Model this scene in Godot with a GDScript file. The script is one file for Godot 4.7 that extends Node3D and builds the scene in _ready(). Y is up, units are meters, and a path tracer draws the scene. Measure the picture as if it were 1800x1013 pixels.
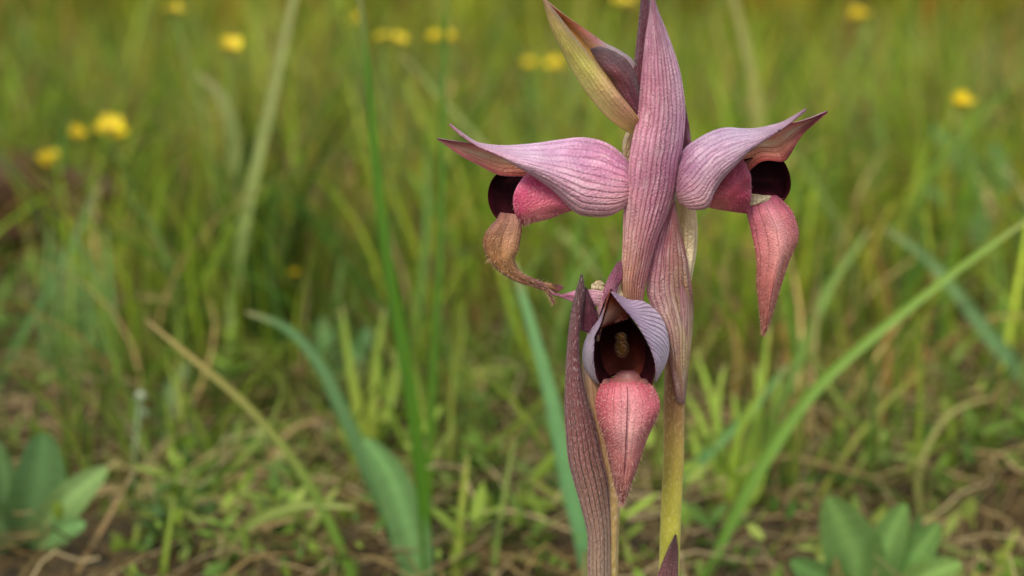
extends Node3D
# A tongue orchid in a spring meadow, close up. Orchid points are given as (x, y, z): x and y place the point in the view, z is centimetres in front of the stem.

const PITCH := 16.0
const FOV := 23.0
const DIST := 0.25
const LOOK_Y := 0.12
const LENS := 58.98
const GAIN := 1.15

var eye: Vector3
var fwd: Vector3
var rgt: Vector3
var upv: Vector3
var ty: float
var tx: float
var rng := RandomNumberGenerator.new()
var n_soft: PackedByteArray
var n_cell: PackedByteArray
var n_fine: PackedByteArray
var taken := {}
var hair_mesh: ArrayMesh

# ---------------------------------------------------------------- places
func ray(px: float, py: float) -> Vector3:
	return fwd + rgt * ((px - 900.0) / 900.0 * tx) - upv * ((py - 506.5) / 506.5 * ty)

func pt(px: float, py: float, z := 0.0) -> Vector3:      # on the upright plane z centimetres in front of the stem
	var r := ray(px, py)
	return eye + r * ((z * 0.01 - eye.z) / r.z)

func pd(px: float, py: float, d: float) -> Vector3:      # d metres away from the eye
	return eye + ray(px, py) * d

func ground_h(x: float, z: float) -> float:
	return 0.004 * sin(x * 37.0 + 1.3 * sin(z * 23.0)) + 0.004 * cos(z * 41.0 + x * 13.0) + 0.010 * sin(x * 7.0 + 2.0) * cos(z * 6.0) * smoothstep(0.3, 1.2, -z)

func pg(px: float, py: float) -> Vector3:                # on the ground
	var r := ray(px, py)
	var p := eye + r * (-eye.y / r.y)
	for k in 3:
		p = eye + r * ((ground_h(p.x, p.z) - eye.y) / r.y)
	return p

func depth_of(p: Vector3) -> float:
	return (p - eye).dot(fwd)

# ---------------------------------------------------------------- naming
func numbered(called: String) -> String:
	var k: int = taken.get(called, 0)
	taken[called] = k + 1
	return called if k == 0 else "%s_%03d" % [called, k]

func thing(called: String, label: String, category: String, at: Vector3, group := "") -> Node3D:
	var o := Node3D.new()
	o.name = numbered(called)
	add_child(o, true)
	o.position = at
	tag(o, label, category, group)
	return o

func tag(o: Node, label: String, category := "", group := "", kind := "") -> void:
	if label: o.set_meta("label", label)
	if category: o.set_meta("category", category)
	if group: o.set_meta("group", group)
	if kind: o.set_meta("kind", kind)

func put(mesh: Mesh, called: String, parent: Node3D, mats: Array) -> MeshInstance3D:
	var m := MeshInstance3D.new()
	m.name = called if parent != self else numbered(called)
	m.mesh = mesh
	for i in mesh.get_surface_count():
		mesh.surface_set_material(i, mats[mini(i, mats.size() - 1)])
	parent.add_child(m, true)
	return m

# ---------------------------------------------------------------- colour and texture
func hx(s: String) -> Color:
	var c := Color.html(s).srgb_to_linear()
	return Color(c.r * GAIN, c.g * GAIN, c.b * GAIN)

func ramp(a: Array, v: float) -> Color:
	var f := clampf(v, 0, 1) * (a.size() - 1)
	var i := mini(int(f), a.size() - 2)
	return a[i].lerp(a[i + 1], f - i) if a.size() > 1 else a[0]

func hexes(a) -> Array:
	var out := []
	for s in a: out.append(hx(s))
	return out

func noise_bytes(freq: float, kind: int, octaves: int, sd: int) -> PackedByteArray:
	var f := FastNoiseLite.new()
	f.seed = sd
	f.frequency = freq
	f.noise_type = kind
	f.fractal_octaves = octaves
	f.fractal_type = FastNoiseLite.FRACTAL_FBM if octaves > 1 else FastNoiseLite.FRACTAL_NONE
	f.cellular_return_type = FastNoiseLite.RETURN_DISTANCE2_SUB
	f.domain_warp_enabled = kind == FastNoiseLite.TYPE_CELLULAR
	f.domain_warp_amplitude = 8.0
	f.domain_warp_frequency = 0.05
	var im := f.get_seamless_image(512, 512)
	im.convert(Image.FORMAT_L8)
	return im.get_data()

func flesh(o: Dictionary) -> StandardMaterial3D:
	# c: colours from base (v 0) to tip (v 1) at u 0; r: the same at u 1; e: at both edges; m: along the middle
	var W: int = o.get("w", 160)
	var H: int = o.get("h", 400)
	var c := hexes(o.c)
	var r := hexes(o.get("r", o.c))
	var has_e: bool = o.has("e")
	var e := hexes(o.get("e", o.c))
	var ep: float = o.get("ep", 4.0)
	var has_m: bool = o.has("m")
	var mm := hexes(o.get("m", o.c))
	var mp: float = o.get("mp", 3.0)
	var nv: float = o.get("veins", 0.0)
	var vc := hx(o.get("vc", "6b2f45"))
	var vs: float = o.get("vs", 0.6)
	var vw: float = o.get("vw", 1.6)
	var slant: float = o.get("slant", 0.0)
	var mot: float = o.get("mot", 0.2)
	var cell: float = o.get("cell", 0.26)
	var spk: float = o.get("spk", 0.25)
	var sc := hx(o.get("spc", "e8d6d0"))
	var lift: Color = o.get("lift", Color(1.16, 1.06, 1.02))
	var blotch: float = o.get("blotch", 0.0)
	var pale := hx(o.get("pale", "e6d2d2"))
	var deep := hx(o.get("deep", "a2547c"))
	var off: int = o.get("seed", 1) * 7919
	var px := PackedByteArray()
	px.resize(W * H * 3)
	var hb := PackedFloat32Array()
	hb.resize(W * H)
	var at := 0
	for j in H:
		var v := (j + 0.5) / H
		var cl := ramp(c, v)
		var cr := ramp(r, v)
		var ce := ramp(e, v)
		var cm := ramp(mm, v)
		for i in W:
			var u := (i + 0.5) / W
			var k := ((j + off) & 511) * 512 + ((i + off * 3) & 511)
			var s := n_soft[k] / 255.0 - 0.5
			var q := n_cell[k] / 255.0
			var f := n_fine[k] / 255.0
			var col := cl.lerp(cr, smoothstep(0.0, 1.0, u + s * 0.25))
			var away := absf(2.0 * u - 1.0)
			if blotch > 0.0:
				var s2 := n_soft[((j + off * 5) & 511) * 512 + ((i * 3 + off) & 511)] / 255.0 - 0.5
				if s2 > 0.04: col = col.lerp(pale, blotch * clampf((s2 - 0.04) * 4.0, 0, 1))
				elif s2 < -0.06: col = col.lerp(deep, blotch * clampf((-0.06 - s2) * 4.0, 0, 1))
			if has_m: col = col.lerp(cm, clampf(pow(1.0 - away, mp) + s * 0.2, 0, 1))
			if has_e: col = col.lerp(ce, clampf(pow(away, ep) + s * 0.25, 0, 1))
			var groove := 0.0
			if nv > 0.0:
				var uu := (u - slant * (v - 0.5) + s * 0.035 * (0.3 + minf(v, 1.0 - v) * 2.0)) * nv - 0.5
				var which := roundf(uu)
				var d := absf(uu - which) / nv * W
				var wide := vw * (1.0 if int(which) % 2 == 0 else 0.65)
				groove = clampf(1.0 - d / wide, 0, 1)
				groove *= clampf(1.0 + s * 1.4, 0.35, 1.0) * (0.78 + 0.22 * sin(which * 12.9 + off))
				if nv >= 9.0:                                     # thin side veins that fork off and fade
					var ub := (u - (slant + 0.16) * (v - 0.5) + s * 0.12) * nv * 0.7
					var db := absf(ub - roundf(ub)) / (nv * 0.7) * W
					var side := clampf(1.0 - db / (vw * 0.6), 0, 1) * clampf(s * 4.0 + 0.15, 0.0, 0.75)
					groove = maxf(groove, side)
				col = col.lerp(vc, groove * vs)
			var gain := 1.0 + mot * s * 2.0 + cell * (q - 0.5)
			col = Color(col.r * gain * lift.r, col.g * gain * lift.g, col.b * gain * lift.b)
			if f > 0.66: col = col.lerp(sc, spk * clampf((f - 0.66) * 7.0, 0, 1))
			col = col.clamp().linear_to_srgb()
			px[at * 3] = int(col.r * 255.0 + 0.5)
			px[at * 3 + 1] = int(col.g * 255.0 + 0.5)
			px[at * 3 + 2] = int(col.b * 255.0 + 0.5)
			hb[at] = 0.5 - 0.55 * groove * (1.0 if nv > 0.0 else 0.0) + 0.26 * (q - 0.5) + 0.32 * (f - 0.5) + 0.5 * s
			at += 1
	var m := StandardMaterial3D.new()
	m.albedo_texture = ImageTexture.create_from_image(Image.create_from_data(W, H, false, Image.FORMAT_RGB8, px))
	m.texture_repeat = false
	m.heightmap_enabled = true
	m.heightmap_texture = ImageTexture.create_from_image(Image.create_from_data(W, H, false, Image.FORMAT_RF, hb.to_byte_array()))
	m.heightmap_scale = o.get("relief", 0.04)
	m.roughness = o.get("rough", 0.46)
	m.metallic_specular = o.get("spec", 0.5)
	if o.get("thru", 0.3) > 0.0:
		m.backlight_enabled = true
		var b: float = o.get("thru", 0.3)
		m.backlight = Color(b, b, b).linear_to_srgb()
	if o.get("rim", 0.25) > 0.0:
		m.rim_enabled = true
		m.rim = o.get("rim", 0.25)
		m.rim_tint = 0.4
	return m

func leafy(c: Color, rough := 0.5, thru := 0.35) -> StandardMaterial3D:
	var m := StandardMaterial3D.new()
	m.albedo_color = c.linear_to_srgb()
	m.vertex_color_use_as_albedo = true
	m.roughness = rough
	m.metallic_specular = 0.28
	m.backlight_enabled = true
	m.backlight = Color(thru, thru, thru).linear_to_srgb()
	return m

# ---------------------------------------------------------------- curves and skins
func spline(a: PackedVector3Array, n: int) -> PackedVector3Array:
	var cum := PackedFloat32Array([0.0])
	for i in range(1, a.size()): cum.append(cum[i - 1] + maxf(a[i].distance_to(a[i - 1]), 1e-7))
	var total := cum[cum.size() - 1]
	var out := PackedVector3Array()
	var k := 0
	for i in n:
		var t := total * i / (n - 1.0)
		while k < a.size() - 2 and cum[k + 1] < t: k += 1
		var f := clampf((t - cum[k]) / (cum[k + 1] - cum[k]), 0, 1)
		var p0 := a[maxi(k - 1, 0)]
		var p1 := a[k]
		var p2 := a[k + 1]
		var p3 := a[mini(k + 2, a.size() - 1)]
		var m1 := (p2 - p0) * 0.5
		var m2 := (p3 - p1) * 0.5
		var seg := p2.distance_to(p1)
		m1 = m1.limit_length(seg * 1.2)
		m2 = m2.limit_length(seg * 1.2)
		var f2 := f * f
		var f3 := f2 * f
		out.append(p1 * (2 * f3 - 3 * f2 + 1) + m1 * (f3 - 2 * f2 + f) + p2 * (3 * f2 - 2 * f3) + m2 * (f3 - f2))
	return out

func trio(a: Array) -> PackedVector3Array:
	var out := PackedVector3Array()
	for i in range(0, a.size(), 3): out.append(pt(a[i], a[i + 1], a[i + 2]))
	return out

func normals_of(g: Array, nu: int, nv: int) -> Array:
	var out := []
	for j in nv:
		var row := PackedVector3Array()
		for i in nu:
			var a: Vector3 = g[j][mini(i + 1, nu - 1)] - g[j][maxi(i - 1, 0)]
			var b: Vector3 = g[mini(j + 1, nv - 1)][i] - g[maxi(j - 1, 0)][i]
			var n := a.cross(b)
			row.append(n)
		out.append(row)
	for j in range(nv - 2, -1, -1):
		for i in nu:
			if out[j][i].length() < 1e-12: out[j][i] = out[j + 1][i]
	for j in nv:
		for i in nu:
			if out[j][i].length() < 1e-12: out[j][i] = out[maxi(j - 1, 0)][i]
			out[j][i] = out[j][i].normalized()
	return out

func skin(g: Array, thick: float) -> ArrayMesh:          # a grid of points as a sheet with two faces and a rim
	var nv := g.size()
	var nu: int = g[0].size()
	var ns := normals_of(g, nu, nv)
	var mesh := ArrayMesh.new()
	for side in 2:
		var V := PackedVector3Array()
		var N := PackedVector3Array()
		var T := PackedVector2Array()
		var I := PackedInt32Array()
		for j in nv:
			for i in nu:
				var u := i / (nu - 1.0)
				var v := j / (nv - 1.0)
				var n: Vector3 = ns[j][i]
				var edge := minf(minf(u, 1.0 - u) * 8.0, 1.0)
				V.append(g[j][i] + n * thick * 0.5 * (0.35 + 0.65 * sqrt(edge)) * (1.0 if side == 0 else -1.0))
				N.append(n if side == 0 else -n)
				T.append(Vector2(u, v))
		for j in nv - 1:
			for i in nu - 1:
				var a := j * nu + i
				if side == 0: I.append_array([a, a + nu, a + 1, a + 1, a + nu, a + nu + 1])
				else: I.append_array([a, a + 1, a + nu, a + 1, a + nu + 1, a + nu])
		if side == 0:                                    # the rim, from this face to the other
			var ring := []
			for i in nu: ring.append(Vector2i(i, 0))
			for j in range(1, nv): ring.append(Vector2i(nu - 1, j))
			for i in range(nu - 2, -1, -1): ring.append(Vector2i(i, nv - 1))
			for j in range(nv - 2, 0, -1): ring.append(Vector2i(0, j))
			var first := V.size()
			for q in ring:
				var u: float = q.x / (nu - 1.0)
				var v: float = q.y / (nv - 1.0)
				var n: Vector3 = ns[q.y][q.x]
				var edge := minf(minf(u, 1.0 - u) * 8.0, 1.0)
				var t := thick * 0.5 * (0.35 + 0.65 * sqrt(edge))
				for s in [1.0, -1.0]:
					V.append(g[q.y][q.x] + n * t * s)
					N.append(n * s)
					T.append(Vector2(u, v))
			for k in ring.size():
				var a := first + k * 2
				var b := first + ((k + 1) % ring.size()) * 2
				I.append_array([a, b, a + 1, b, b + 1, a + 1])
		var arr := []
		arr.resize(Mesh.ARRAY_MAX)
		arr[Mesh.ARRAY_VERTEX] = V
		arr[Mesh.ARRAY_NORMAL] = N
		arr[Mesh.ARRAY_TEX_UV] = T
		arr[Mesh.ARRAY_INDEX] = I
		mesh.add_surface_from_arrays(Mesh.PRIMITIVE_TRIANGLES, arr)
	return mesh

func sheet_grid(L: Array, R: Array, o := {}) -> Array:
	var nu: int = o.get("nu", 25)
	var nv: int = o.get("nv", 90)
	var b: float = o.get("b", 0.2) * 0.01
	var pw: float = o.get("p", 0.6)
	var ridge: float = o.get("ridge", 0.0) * 0.01
	var wav: float = o.get("wav", 0.025) * 0.01
	var veins: float = o.get("veins", 0.0)
	var slant: float = o.get("slant", 0.0)
	var rib: float = o.get("rib", 0.010) * 0.01
	var ph: float = o.get("ph", 0.0)
	var lp := spline(trio(L), nv)
	var rp := spline(trio(R), nv)
	var g := []
	for j in nv:
		var v := j / (nv - 1.0)
		var prof := pow(maxf(sin(PI * clampf(v * 0.98 + 0.01, 0, 1)), 0.0), pw)
		var row := PackedVector3Array()
		for i in nu:
			var u := i / (nu - 1.0)
			var p := lp[j].lerp(rp[j], u)
			var z := b * prof * pow(4.0 * u * (1.0 - u), 0.75)
			z += ridge * prof * maxf(0.0, 1.0 - absf(2.0 * u - 1.0) * 2.2)
			z += wav * (sin(v * 17.0 + ph + u * 3.0) * absf(2.0 * u - 1.0) + 0.6 * sin(v * 9.0 + u * 7.0 + ph * 2.0)) * prof
			if veins > 0.0:
				var q := n_soft[((j * 3) & 511) * 512 + ((i * 6) & 511)] / 255.0
				z -= rib * prof * pow(absf(cos(PI * ((u - slant * (v - 0.5) + (q - 0.5) * 0.035) * veins - 0.5))), 5.0) * (0.1 + 0.9 * q)
			row.append(p + Vector3(0, 0, z))
		g.append(row)
	return g

func sheet(parent: Node3D, called: String, L: Array, R: Array, o: Dictionary, mats: Array) -> MeshInstance3D:
	var g := sheet_grid(L, R, o)
	var ns := normals_of(g, g[0].size(), g.size())
	var facing := 0.0
	for j in range(1, g.size() - 1, 3):
		for i in range(1, g[0].size() - 1, 3): facing += ns[j][i].dot(eye - g[j][i])
	var m := put(skin(g, o.get("th", 0.03) * 0.01), called, parent, mats if facing > 0.0 else [mats[1], mats[0]])
	if o.get("hair", 0) > 0: hairs(m.get_parent(), g, o)
	return m

func hairs(parent: Node3D, g: Array, o: Dictionary) -> void:
	if hair_mesh == null:
		var st := SurfaceTool.new()
		st.begin(Mesh.PRIMITIVE_TRIANGLES)
		for s in 3:                                      # a thin bent bristle, three-sided
			var pts := [Vector3(0, 0, 0), Vector3(0, 0.45, 0.10), Vector3(0, 0.8, 0.34), Vector3(0, 1.0, 0.7)]
			for k in 3:
				var r0 := 0.055 * (1.0 - k / 3.4)
				var r1 := 0.055 * (1.0 - (k + 1) / 3.4)
				var a := TAU * s / 3.0
				var b := TAU * (s + 1) / 3.0
				var da := Vector3(cos(a), 0, sin(a))
				var db := Vector3(cos(b), 0, sin(b))
				for p in [pts[k] + da * r0, pts[k + 1] + da * r1, pts[k] + db * r0, pts[k] + db * r0, pts[k + 1] + da * r1, pts[k + 1] + db * r1]: st.add_vertex(p)
		st.generate_normals()
		hair_mesh = st.commit()
	var nv := g.size()
	var nu: int = g[0].size()
	var ns := normals_of(g, nu, nv)
	var mm := MultiMesh.new()
	mm.transform_format = MultiMesh.TRANSFORM_3D
	mm.use_colors = true
	mm.mesh = hair_mesh
	mm.instance_count = o.hair
	var cs := hexes(o.get("hc", ["d8b0a0", "c79a70"]))
	for k in int(o.hair):
		var j := rng.randi_range(2, nv - 3)
		var i := rng.randi_range(1, nu - 2)
		var along: Vector3 = (g[j + 1][i] - g[j - 1][i]).normalized()
		var n: Vector3 = ns[j][i]
		if n.z < 0.0: n = -n
		var dir := (n * rng.randf_range(0.08, 0.45) + (along.rotated(n, rng.randf_range(-1.5, 1.5))) * 0.9).normalized()
		var sz := rng.randf_range(0.0006, 0.0012) * float(o.get("hl", 1.0))
		var x := dir.cross(n).normalized()
		if not x.is_normalized(): x = dir.cross(Vector3(0.3, 1, 0.2)).normalized()
		var spot: Vector3 = g[j][i].lerp(g[j + 1][i], rng.randf())
		mm.set_instance_transform(k, Transform3D(Basis(x * sz, dir * sz, x.cross(dir) * sz), spot + n * 0.00008))
		mm.set_instance_color(k, cs[0].lerp(cs[1], rng.randf()))
	var mi := MultiMeshInstance3D.new()
	mi.name = "hair"
	mi.multimesh = mm
	mi.material_override = leafy(Color.WHITE, 0.4, 0.4)
	mi.set_meta("kind", "stuff")
	parent.add_child(mi, true)

func tube_grid(path: PackedVector3Array, radii: Array, nu: int, nv: int, groove := 0.0, folds := 6.0) -> Array:
	var c := spline(path, nv)
	var g := []
	var x := Vector3.RIGHT
	for j in nv:
		var t := (c[mini(j + 1, nv - 1)] - c[maxi(j - 1, 0)]).normalized()
		x = (x - t * x.dot(t)).normalized()
		var y := x.cross(t)
		var f := j / (nv - 1.0) * (radii.size() - 1)
		var k := mini(int(f), radii.size() - 2)
		var r: float = lerpf(radii[k], radii[k + 1], f - k) * 0.01
		var row := PackedVector3Array()
		for i in nu:
			var a := TAU * i / (nu - 1.0)
			row.append(c[j] + (x * cos(a) + y * sin(a)) * r * (1.0 + groove * cos(a * folds + j * 0.02)))
		g.append(row)
	return g

func solid(g: Array, closed := true) -> ArrayMesh:        # a closed round skin (tube, bead)
	var nv := g.size()
	var nu: int = g[0].size()
	var ns := normals_of(g, nu, nv)
	var st := SurfaceTool.new()
	st.begin(Mesh.PRIMITIVE_TRIANGLES)
	for j in nv:
		for i in nu:
			var n: Vector3 = ns[j][i]
			if i == 0 or i == nu - 1: n = (ns[j][0] + ns[j][nu - 1]).normalized()
			st.set_normal(n)
			st.set_uv(Vector2(i / (nu - 1.0), j / (nv - 1.0)))
			st.add_vertex(g[j][i])
	for j in nv - 1:
		for i in nu - 1:
			var a := j * nu + i
			for q in [a, a + nu, a + 1, a + 1, a + nu, a + nu + 1]: st.add_index(q)
	return st.commit()

func tube(parent: Node3D, called: String, a: Array, radii: Array, mats: Array, nu := 21, nv := 70, groove := 0.0) -> MeshInstance3D:
	return put(solid(tube_grid(trio(a), radii, nu, nv, groove)), called, parent, mats)

func bead(parent: Node3D, called: String, at: Vector3, size: Vector3, mats: Array) -> MeshInstance3D:
	var g := []
	for j in 15:
		var t := PI * j / 14.0
		var row := PackedVector3Array()
		for i in 21:
			var a := TAU * i / 20.0
			var w := 1.0 + 0.08 * sin(a * 3.0 + t * 2.0)
			row.append(at + Vector3(cos(a) * sin(t) * w, -cos(t), sin(a) * sin(t) * w) * size * 0.01)
		g.append(row)
	return put(solid(g), called, parent, mats)

# ---------------------------------------------------------------- the orchid
func orchid() -> void:
	var plant := thing("tongue_orchid", "tall tongue orchid with lilac hooded flowers and hanging pink lips, in sharp focus", "orchid", Vector3.ZERO)
	var lilac := flesh({"w": 180, "h": 460, "c": ["c87ca0", "c680a4", "c494b4", "c6a4bc", "b58ca0", "8a4a5a"], "r": ["dca698", "daa6a4", "d6a8b2", "d2b0be", "bc8698", "8a4a5a"], "veins": 11, "vc": "6a2440", "vs": 0.92, "vw": 3.0, "seed": 2, "lift": Color(1.06, 0.96, 0.99), "blotch": 0.26, "spk": 0.3, "spc": "efe0ea"})
	var lilac_far := flesh({"w": 180, "h": 460, "c": ["ae6484", "ae7c9c", "b092ac", "b09cb0", "a07f92", "835060"], "r": ["d8ae94", "d2a4a4", "c4a0ac", "bd9fb0", "a87f98", "83506a"], "veins": 12, "vc": "561c34", "vs": 0.92, "vw": 3.0, "seed": 5, "lift": Color(1.04, 0.94, 0.97), "blotch": 0.26, "spk": 0.28, "spc": "e8d8e4"})
	var inner := flesh({"w": 120, "h": 300, "c": ["6a2c2a", "84443a", "b87464", "c8897c", "a85c64"], "m": ["6a3028", "b07c58", "f0c8a4", "f2d2b4", "b87070"], "mp": 2.0, "e": ["4a1418", "6a2424", "9a4444", "b05c64", "a04c5c"], "veins": 7, "vc": "6a2d30", "vs": 0.45, "seed": 8, "lift": Color(1.4, 1.3, 1.2), "thru": 0.75, "spk": 0.1})
	var black := flesh({"w": 90, "h": 120, "lift": Color(1, 1, 1), "c": ["14060a", "1c080c", "2a0a10"], "e": ["240a0e", "3c1018", "501824"], "ep": 7.0, "seed": 3, "spk": 0.12, "spc": "5a2a2c", "thru": 0.0, "rough": 0.8, "spec": 0.15, "rim": 0.0, "relief": 0.01})
	var rose := flesh({"w": 160, "h": 130, "c": ["b4426c", "c2406c", "bf3a64", "a83058"], "r": ["d8607e", "dc7684", "d88a80", "d8947c"], "e": ["d493a6", "cf8298", "c05072", "a83860"], "ep": 9.0, "seed": 4, "lift": Color(1.02, 0.84, 0.95), "spk": 0.4, "spc": "eda9a0", "veins": 0, "mot": 0.3})
	var crimson := flesh({"w": 160, "h": 130, "c": ["8a2c48", "983450", "b0565a", "c07c68"], "r": ["84203e", "98284a", "9a2a4a", "8c2440"], "e": ["a06076", "b06c80", "a04a60", "90304a"], "ep": 10.0, "seed": 6, "lift": Color(0.98, 0.82, 0.92), "spk": 0.35, "spc": "d4817e", "mot": 0.3})
	var brown_lip := flesh({"w": 140, "h": 400, "c": ["8c5848", "a0704e", "a87a44", "98703a", "946440", "8c5058", "9a6a66"], "r": ["a8786a", "c89a78", "c09868", "a07440", "7a4a38", "8c5058", "9a6a66"], "e": ["6a3a34", "6e4028", "70501f", "6e4a20", "7e4a3e", "8a4a54", "9a6a66"], "ep": 5.0, "veins": 5, "vc": "5c3626", "vs": 0.35, "seed": 7, "lift": Color(0.98, 0.84, 0.84), "mot": 0.35, "spk": 0.2, "spc": "d2ac84"})
	var pink_lip := flesh({"w": 170, "h": 420, "c": ["c8506e", "cf6478", "d07a7c", "c8706c", "b46058", "9c5448"], "r": ["b84866", "c4606c", "b8685c", "a8604c", "98583f", "8c5040"], "m": ["d06484", "eaa6a4", "eca49c", "d88078", "b8665c", "a05a4c"], "mp": 1.5, "e": ["9c3450", "a84e58", "a4544c", "965040", "8a4a38", "80443a"], "ep": 6.0, "veins": 5, "vc": "9a3c44", "vs": 0.35, "seed": 9, "lift": Color(0.88, 0.8, 0.8), "mot": 0.25, "spk": 0.25, "spc": "f2c4b8"})
	var salmon := flesh({"w": 190, "h": 360, "c": ["c8465c", "cc5668", "c8646c", "b85c5c", "a85a54", "985048"], "m": ["e07084", "f4a8aa", "fcc8c2", "e09890", "b87468", "985048"], "mp": 1.6, "e": ["a83c50", "b04c54", "9c4e48", "8c4840", "84443e", "7c3c42"], "ep": 3.0, "veins": 9, "vc": "8c2c3c", "vs": 0.3, "seed": 10, "lift": Color(0.88, 0.8, 0.8), "mot": 0.22, "spk": 0.3, "spc": "f4d0c6"})
	var tall := flesh({"w": 200, "h": 760, "c": ["cc9a60", "d0a080", "cc9c9c", "c0869a", "c48c9c", "c48498", "b47e94", "9c6a80"], "r": ["bc7860", "bc7478", "b8788a", "b47694", "c094ac", "c69cb0", "b48aa0", "8a5a70"], "veins": 11, "vc": "6a2038", "vs": 0.92, "vw": 4.2, "seed": 11, "lift": Color(1.14, 1.02, 1.0), "blotch": 0.26, "mot": 0.24, "spk": 0.34, "spc": "e8ccd4", "cell": 0.24})
	var wine := flesh({"w": 90, "h": 300, "c": ["7c4058", "6a2c42", "561f30", "481826"], "veins": 4, "vc": "38101c", "vs": 0.5, "seed": 12, "spk": 0.2, "spc": "b98a90"})
	var sheath := flesh({"w": 130, "h": 420, "c": ["e4d890", "e0cc88", "ece0a0", "e6de8a", "cabd66", "ac9450", "98704c"], "r": ["b8845c", "c08080", "cca084", "a8964c", "82703a", "7c6038", "7a5048"], "e": ["a89a60", "a08a54", "8e6a50", "94605c", "a06a6c", "9a6470", "84506a"], "ep": 12.0, "veins": 7, "vc": "7a5a30", "vs": 0.5, "vw": 1.8, "seed": 13, "lift": Color(1.12, 1.16, 0.8), "thru": 0.5, "spk": 0.15, "spc": "efe6b0"})
	var sheath_in := flesh({"w": 110, "h": 360, "c": ["c0a0b4", "d8c4dc", "dccce0", "c8a8b4", "b48a6c", "a87464"], "r": ["8a6040", "a88a44", "b8a44c", "b09a48", "a08448", "98685a"], "veins": 6, "vc": "6a4c30", "vs": 0.45, "seed": 14, "lift": Color(1.6, 1.5, 1.3), "thru": 0.8, "spk": 0.12})
	var bud_lip := flesh({"w": 110, "h": 260, "c": ["2c1418", "40201f", "4c2626", "5c2e38", "74485c"], "r": ["3c1a1c", "5c2a30", "6a323c", "7a4050", "7a4050"], "veins": 6, "vc": "2a0e14", "vs": 0.3, "seed": 15, "spk": 0.3, "spc": "a0727a", "mot": 0.35})
	var wrap := flesh({"w": 150, "h": 560, "c": ["8a6a5a", "a47868", "b8908a", "c09a9e", "b8808a", "b0687c", "a4586c"], "r": ["7a4c5a", "a89a60", "b8ac70", "a88f64", "9a7a5a", "a06a5c", "9a5c58"], "e": ["7c4456", "8c5c64", "96686a", "96646c", "92505e", "8e4458", "8a4052"], "ep": 9.0, "veins": 9, "vc": "5c2034", "vs": 0.92, "vw": 4.4, "seed": 16, "lift": Color(1.1, 1.0, 0.96), "blotch": 0.26, "spk": 0.34, "spc": "e0cdb8", "cell": 0.24})
	var dusk := flesh({"w": 150, "h": 700, "c": ["b8745e", "b86458", "a4584e", "a48a70", "a28c74", "9a7868", "8a5a58", "6e4044", "401c20"], "e": ["9a5050", "96504e", "925658", "94626a", "905c66", "7c4a58", "74424e", "643640", "481e28"], "ep": 7.0, "veins": 7, "vc": "2a1016", "vs": 0.85, "vw": 4.6, "seed": 17, "spk": 0.5, "spc": "d5c2bc", "cell": 0.35, "relief": 0.05})
	var stalk := flesh({"w": 130, "h": 700, "c": ["8a8a38", "a3a646", "aeb048", "b8b84a", "b0a444", "966a48", "8c5650", "9a7a68", "8a5868"], "veins": 0, "seed": 18, "lift": Color(1.08, 1.1, 0.9), "spk": 0.3, "spc": "e6d9a4", "mot": 0.25, "cell": 0.2, "relief": 0.012, "thru": 0.1})
	var ovary := flesh({"w": 100, "h": 400, "c": ["9a8448", "a8944c", "b4a45c", "b09a60", "a88a64", "a0806a"], "veins": 6, "vc": "7a4a4a", "vs": 0.4, "seed": 19, "spk": 0.25, "thru": 0.1})
	var cream := flesh({"w": 90, "h": 200, "c": ["d6c08e", "d9cfa8", "cdb98a"], "veins": 5, "vc": "8a6a3c", "vs": 0.5, "seed": 20, "spk": 0.2})
	var pale_pink := flesh({"w": 100, "h": 200, "c": ["c9a2a8", "c68fa4", "b4708c", "9c5674"], "veins": 5, "vc": "8a4a66", "vs": 0.45, "seed": 21, "spk": 0.4})
	var plum := flesh({"w": 90, "h": 200, "c": ["a88a8c", "95566e", "7c3a56", "5e2a40"], "veins": 5, "vc": "4c1a30", "vs": 0.6, "seed": 22, "spk": 0.3})
	var slate := flesh({"w": 150, "h": 260, "c": ["a080a0", "a890b4", "b4a2c0", "b4a8c0", "aa9ca8"], "r": ["98809e", "b09cba", "bcaec8", "c0b6cc", "b4a8b4"], "veins": 8, "slant": 2.0, "vc": "4c2c50", "vs": 0.78, "vw": 4.6, "seed": 23, "lift": Color(1.12, 1.01, 0.96), "spk": 0.2, "spc": "e6e0f0"})
	var slate_near := flesh({"w": 150, "h": 260, "c": ["a080a0", "a890b4", "b4a2c0", "b4a8c0", "aa9ca8"], "r": ["98809e", "b09cba", "bcaec8", "c0b6cc", "b4a8b4"], "veins": 8, "slant": -1.6, "vc": "4c2c50", "vs": 0.78, "vw": 4.6, "seed": 33, "lift": Color(1.12, 1.01, 0.96), "spk": 0.2, "spc": "e6e0f0"})
	var tip_in := flesh({"w": 100, "h": 140, "c": ["6c2c1e", "a0583c", "f0cdb8", "6a2820"], "r": ["5c2418", "8a4a30", "6a3020", "3a1410"], "veins": 0, "lift": Color(1.4, 1.2, 1.1), "thru": 0.6, "seed": 24, "mot": 0.4, "rough": 0.8, "spec": 0.15, "rim": 0.0})

	var maroon := flesh({"w": 60, "h": 90, "c": ["24090e", "300c12", "421420"], "seed": 31, "spk": 0.1, "thru": 0.1, "rim": 0.0})
	var deep_mouth := flesh({"w": 100, "h": 140, "lift": Color(1, 1, 1), "c": ["1c090a", "100508", "14070a", "4a1a16", "8a4434"], "seed": 34, "thru": 0.0, "rough": 0.7, "spec": 0.2, "rim": 0.0, "relief": 0.01, "spk": 0.15, "spc": "7a3c30"})
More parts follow.
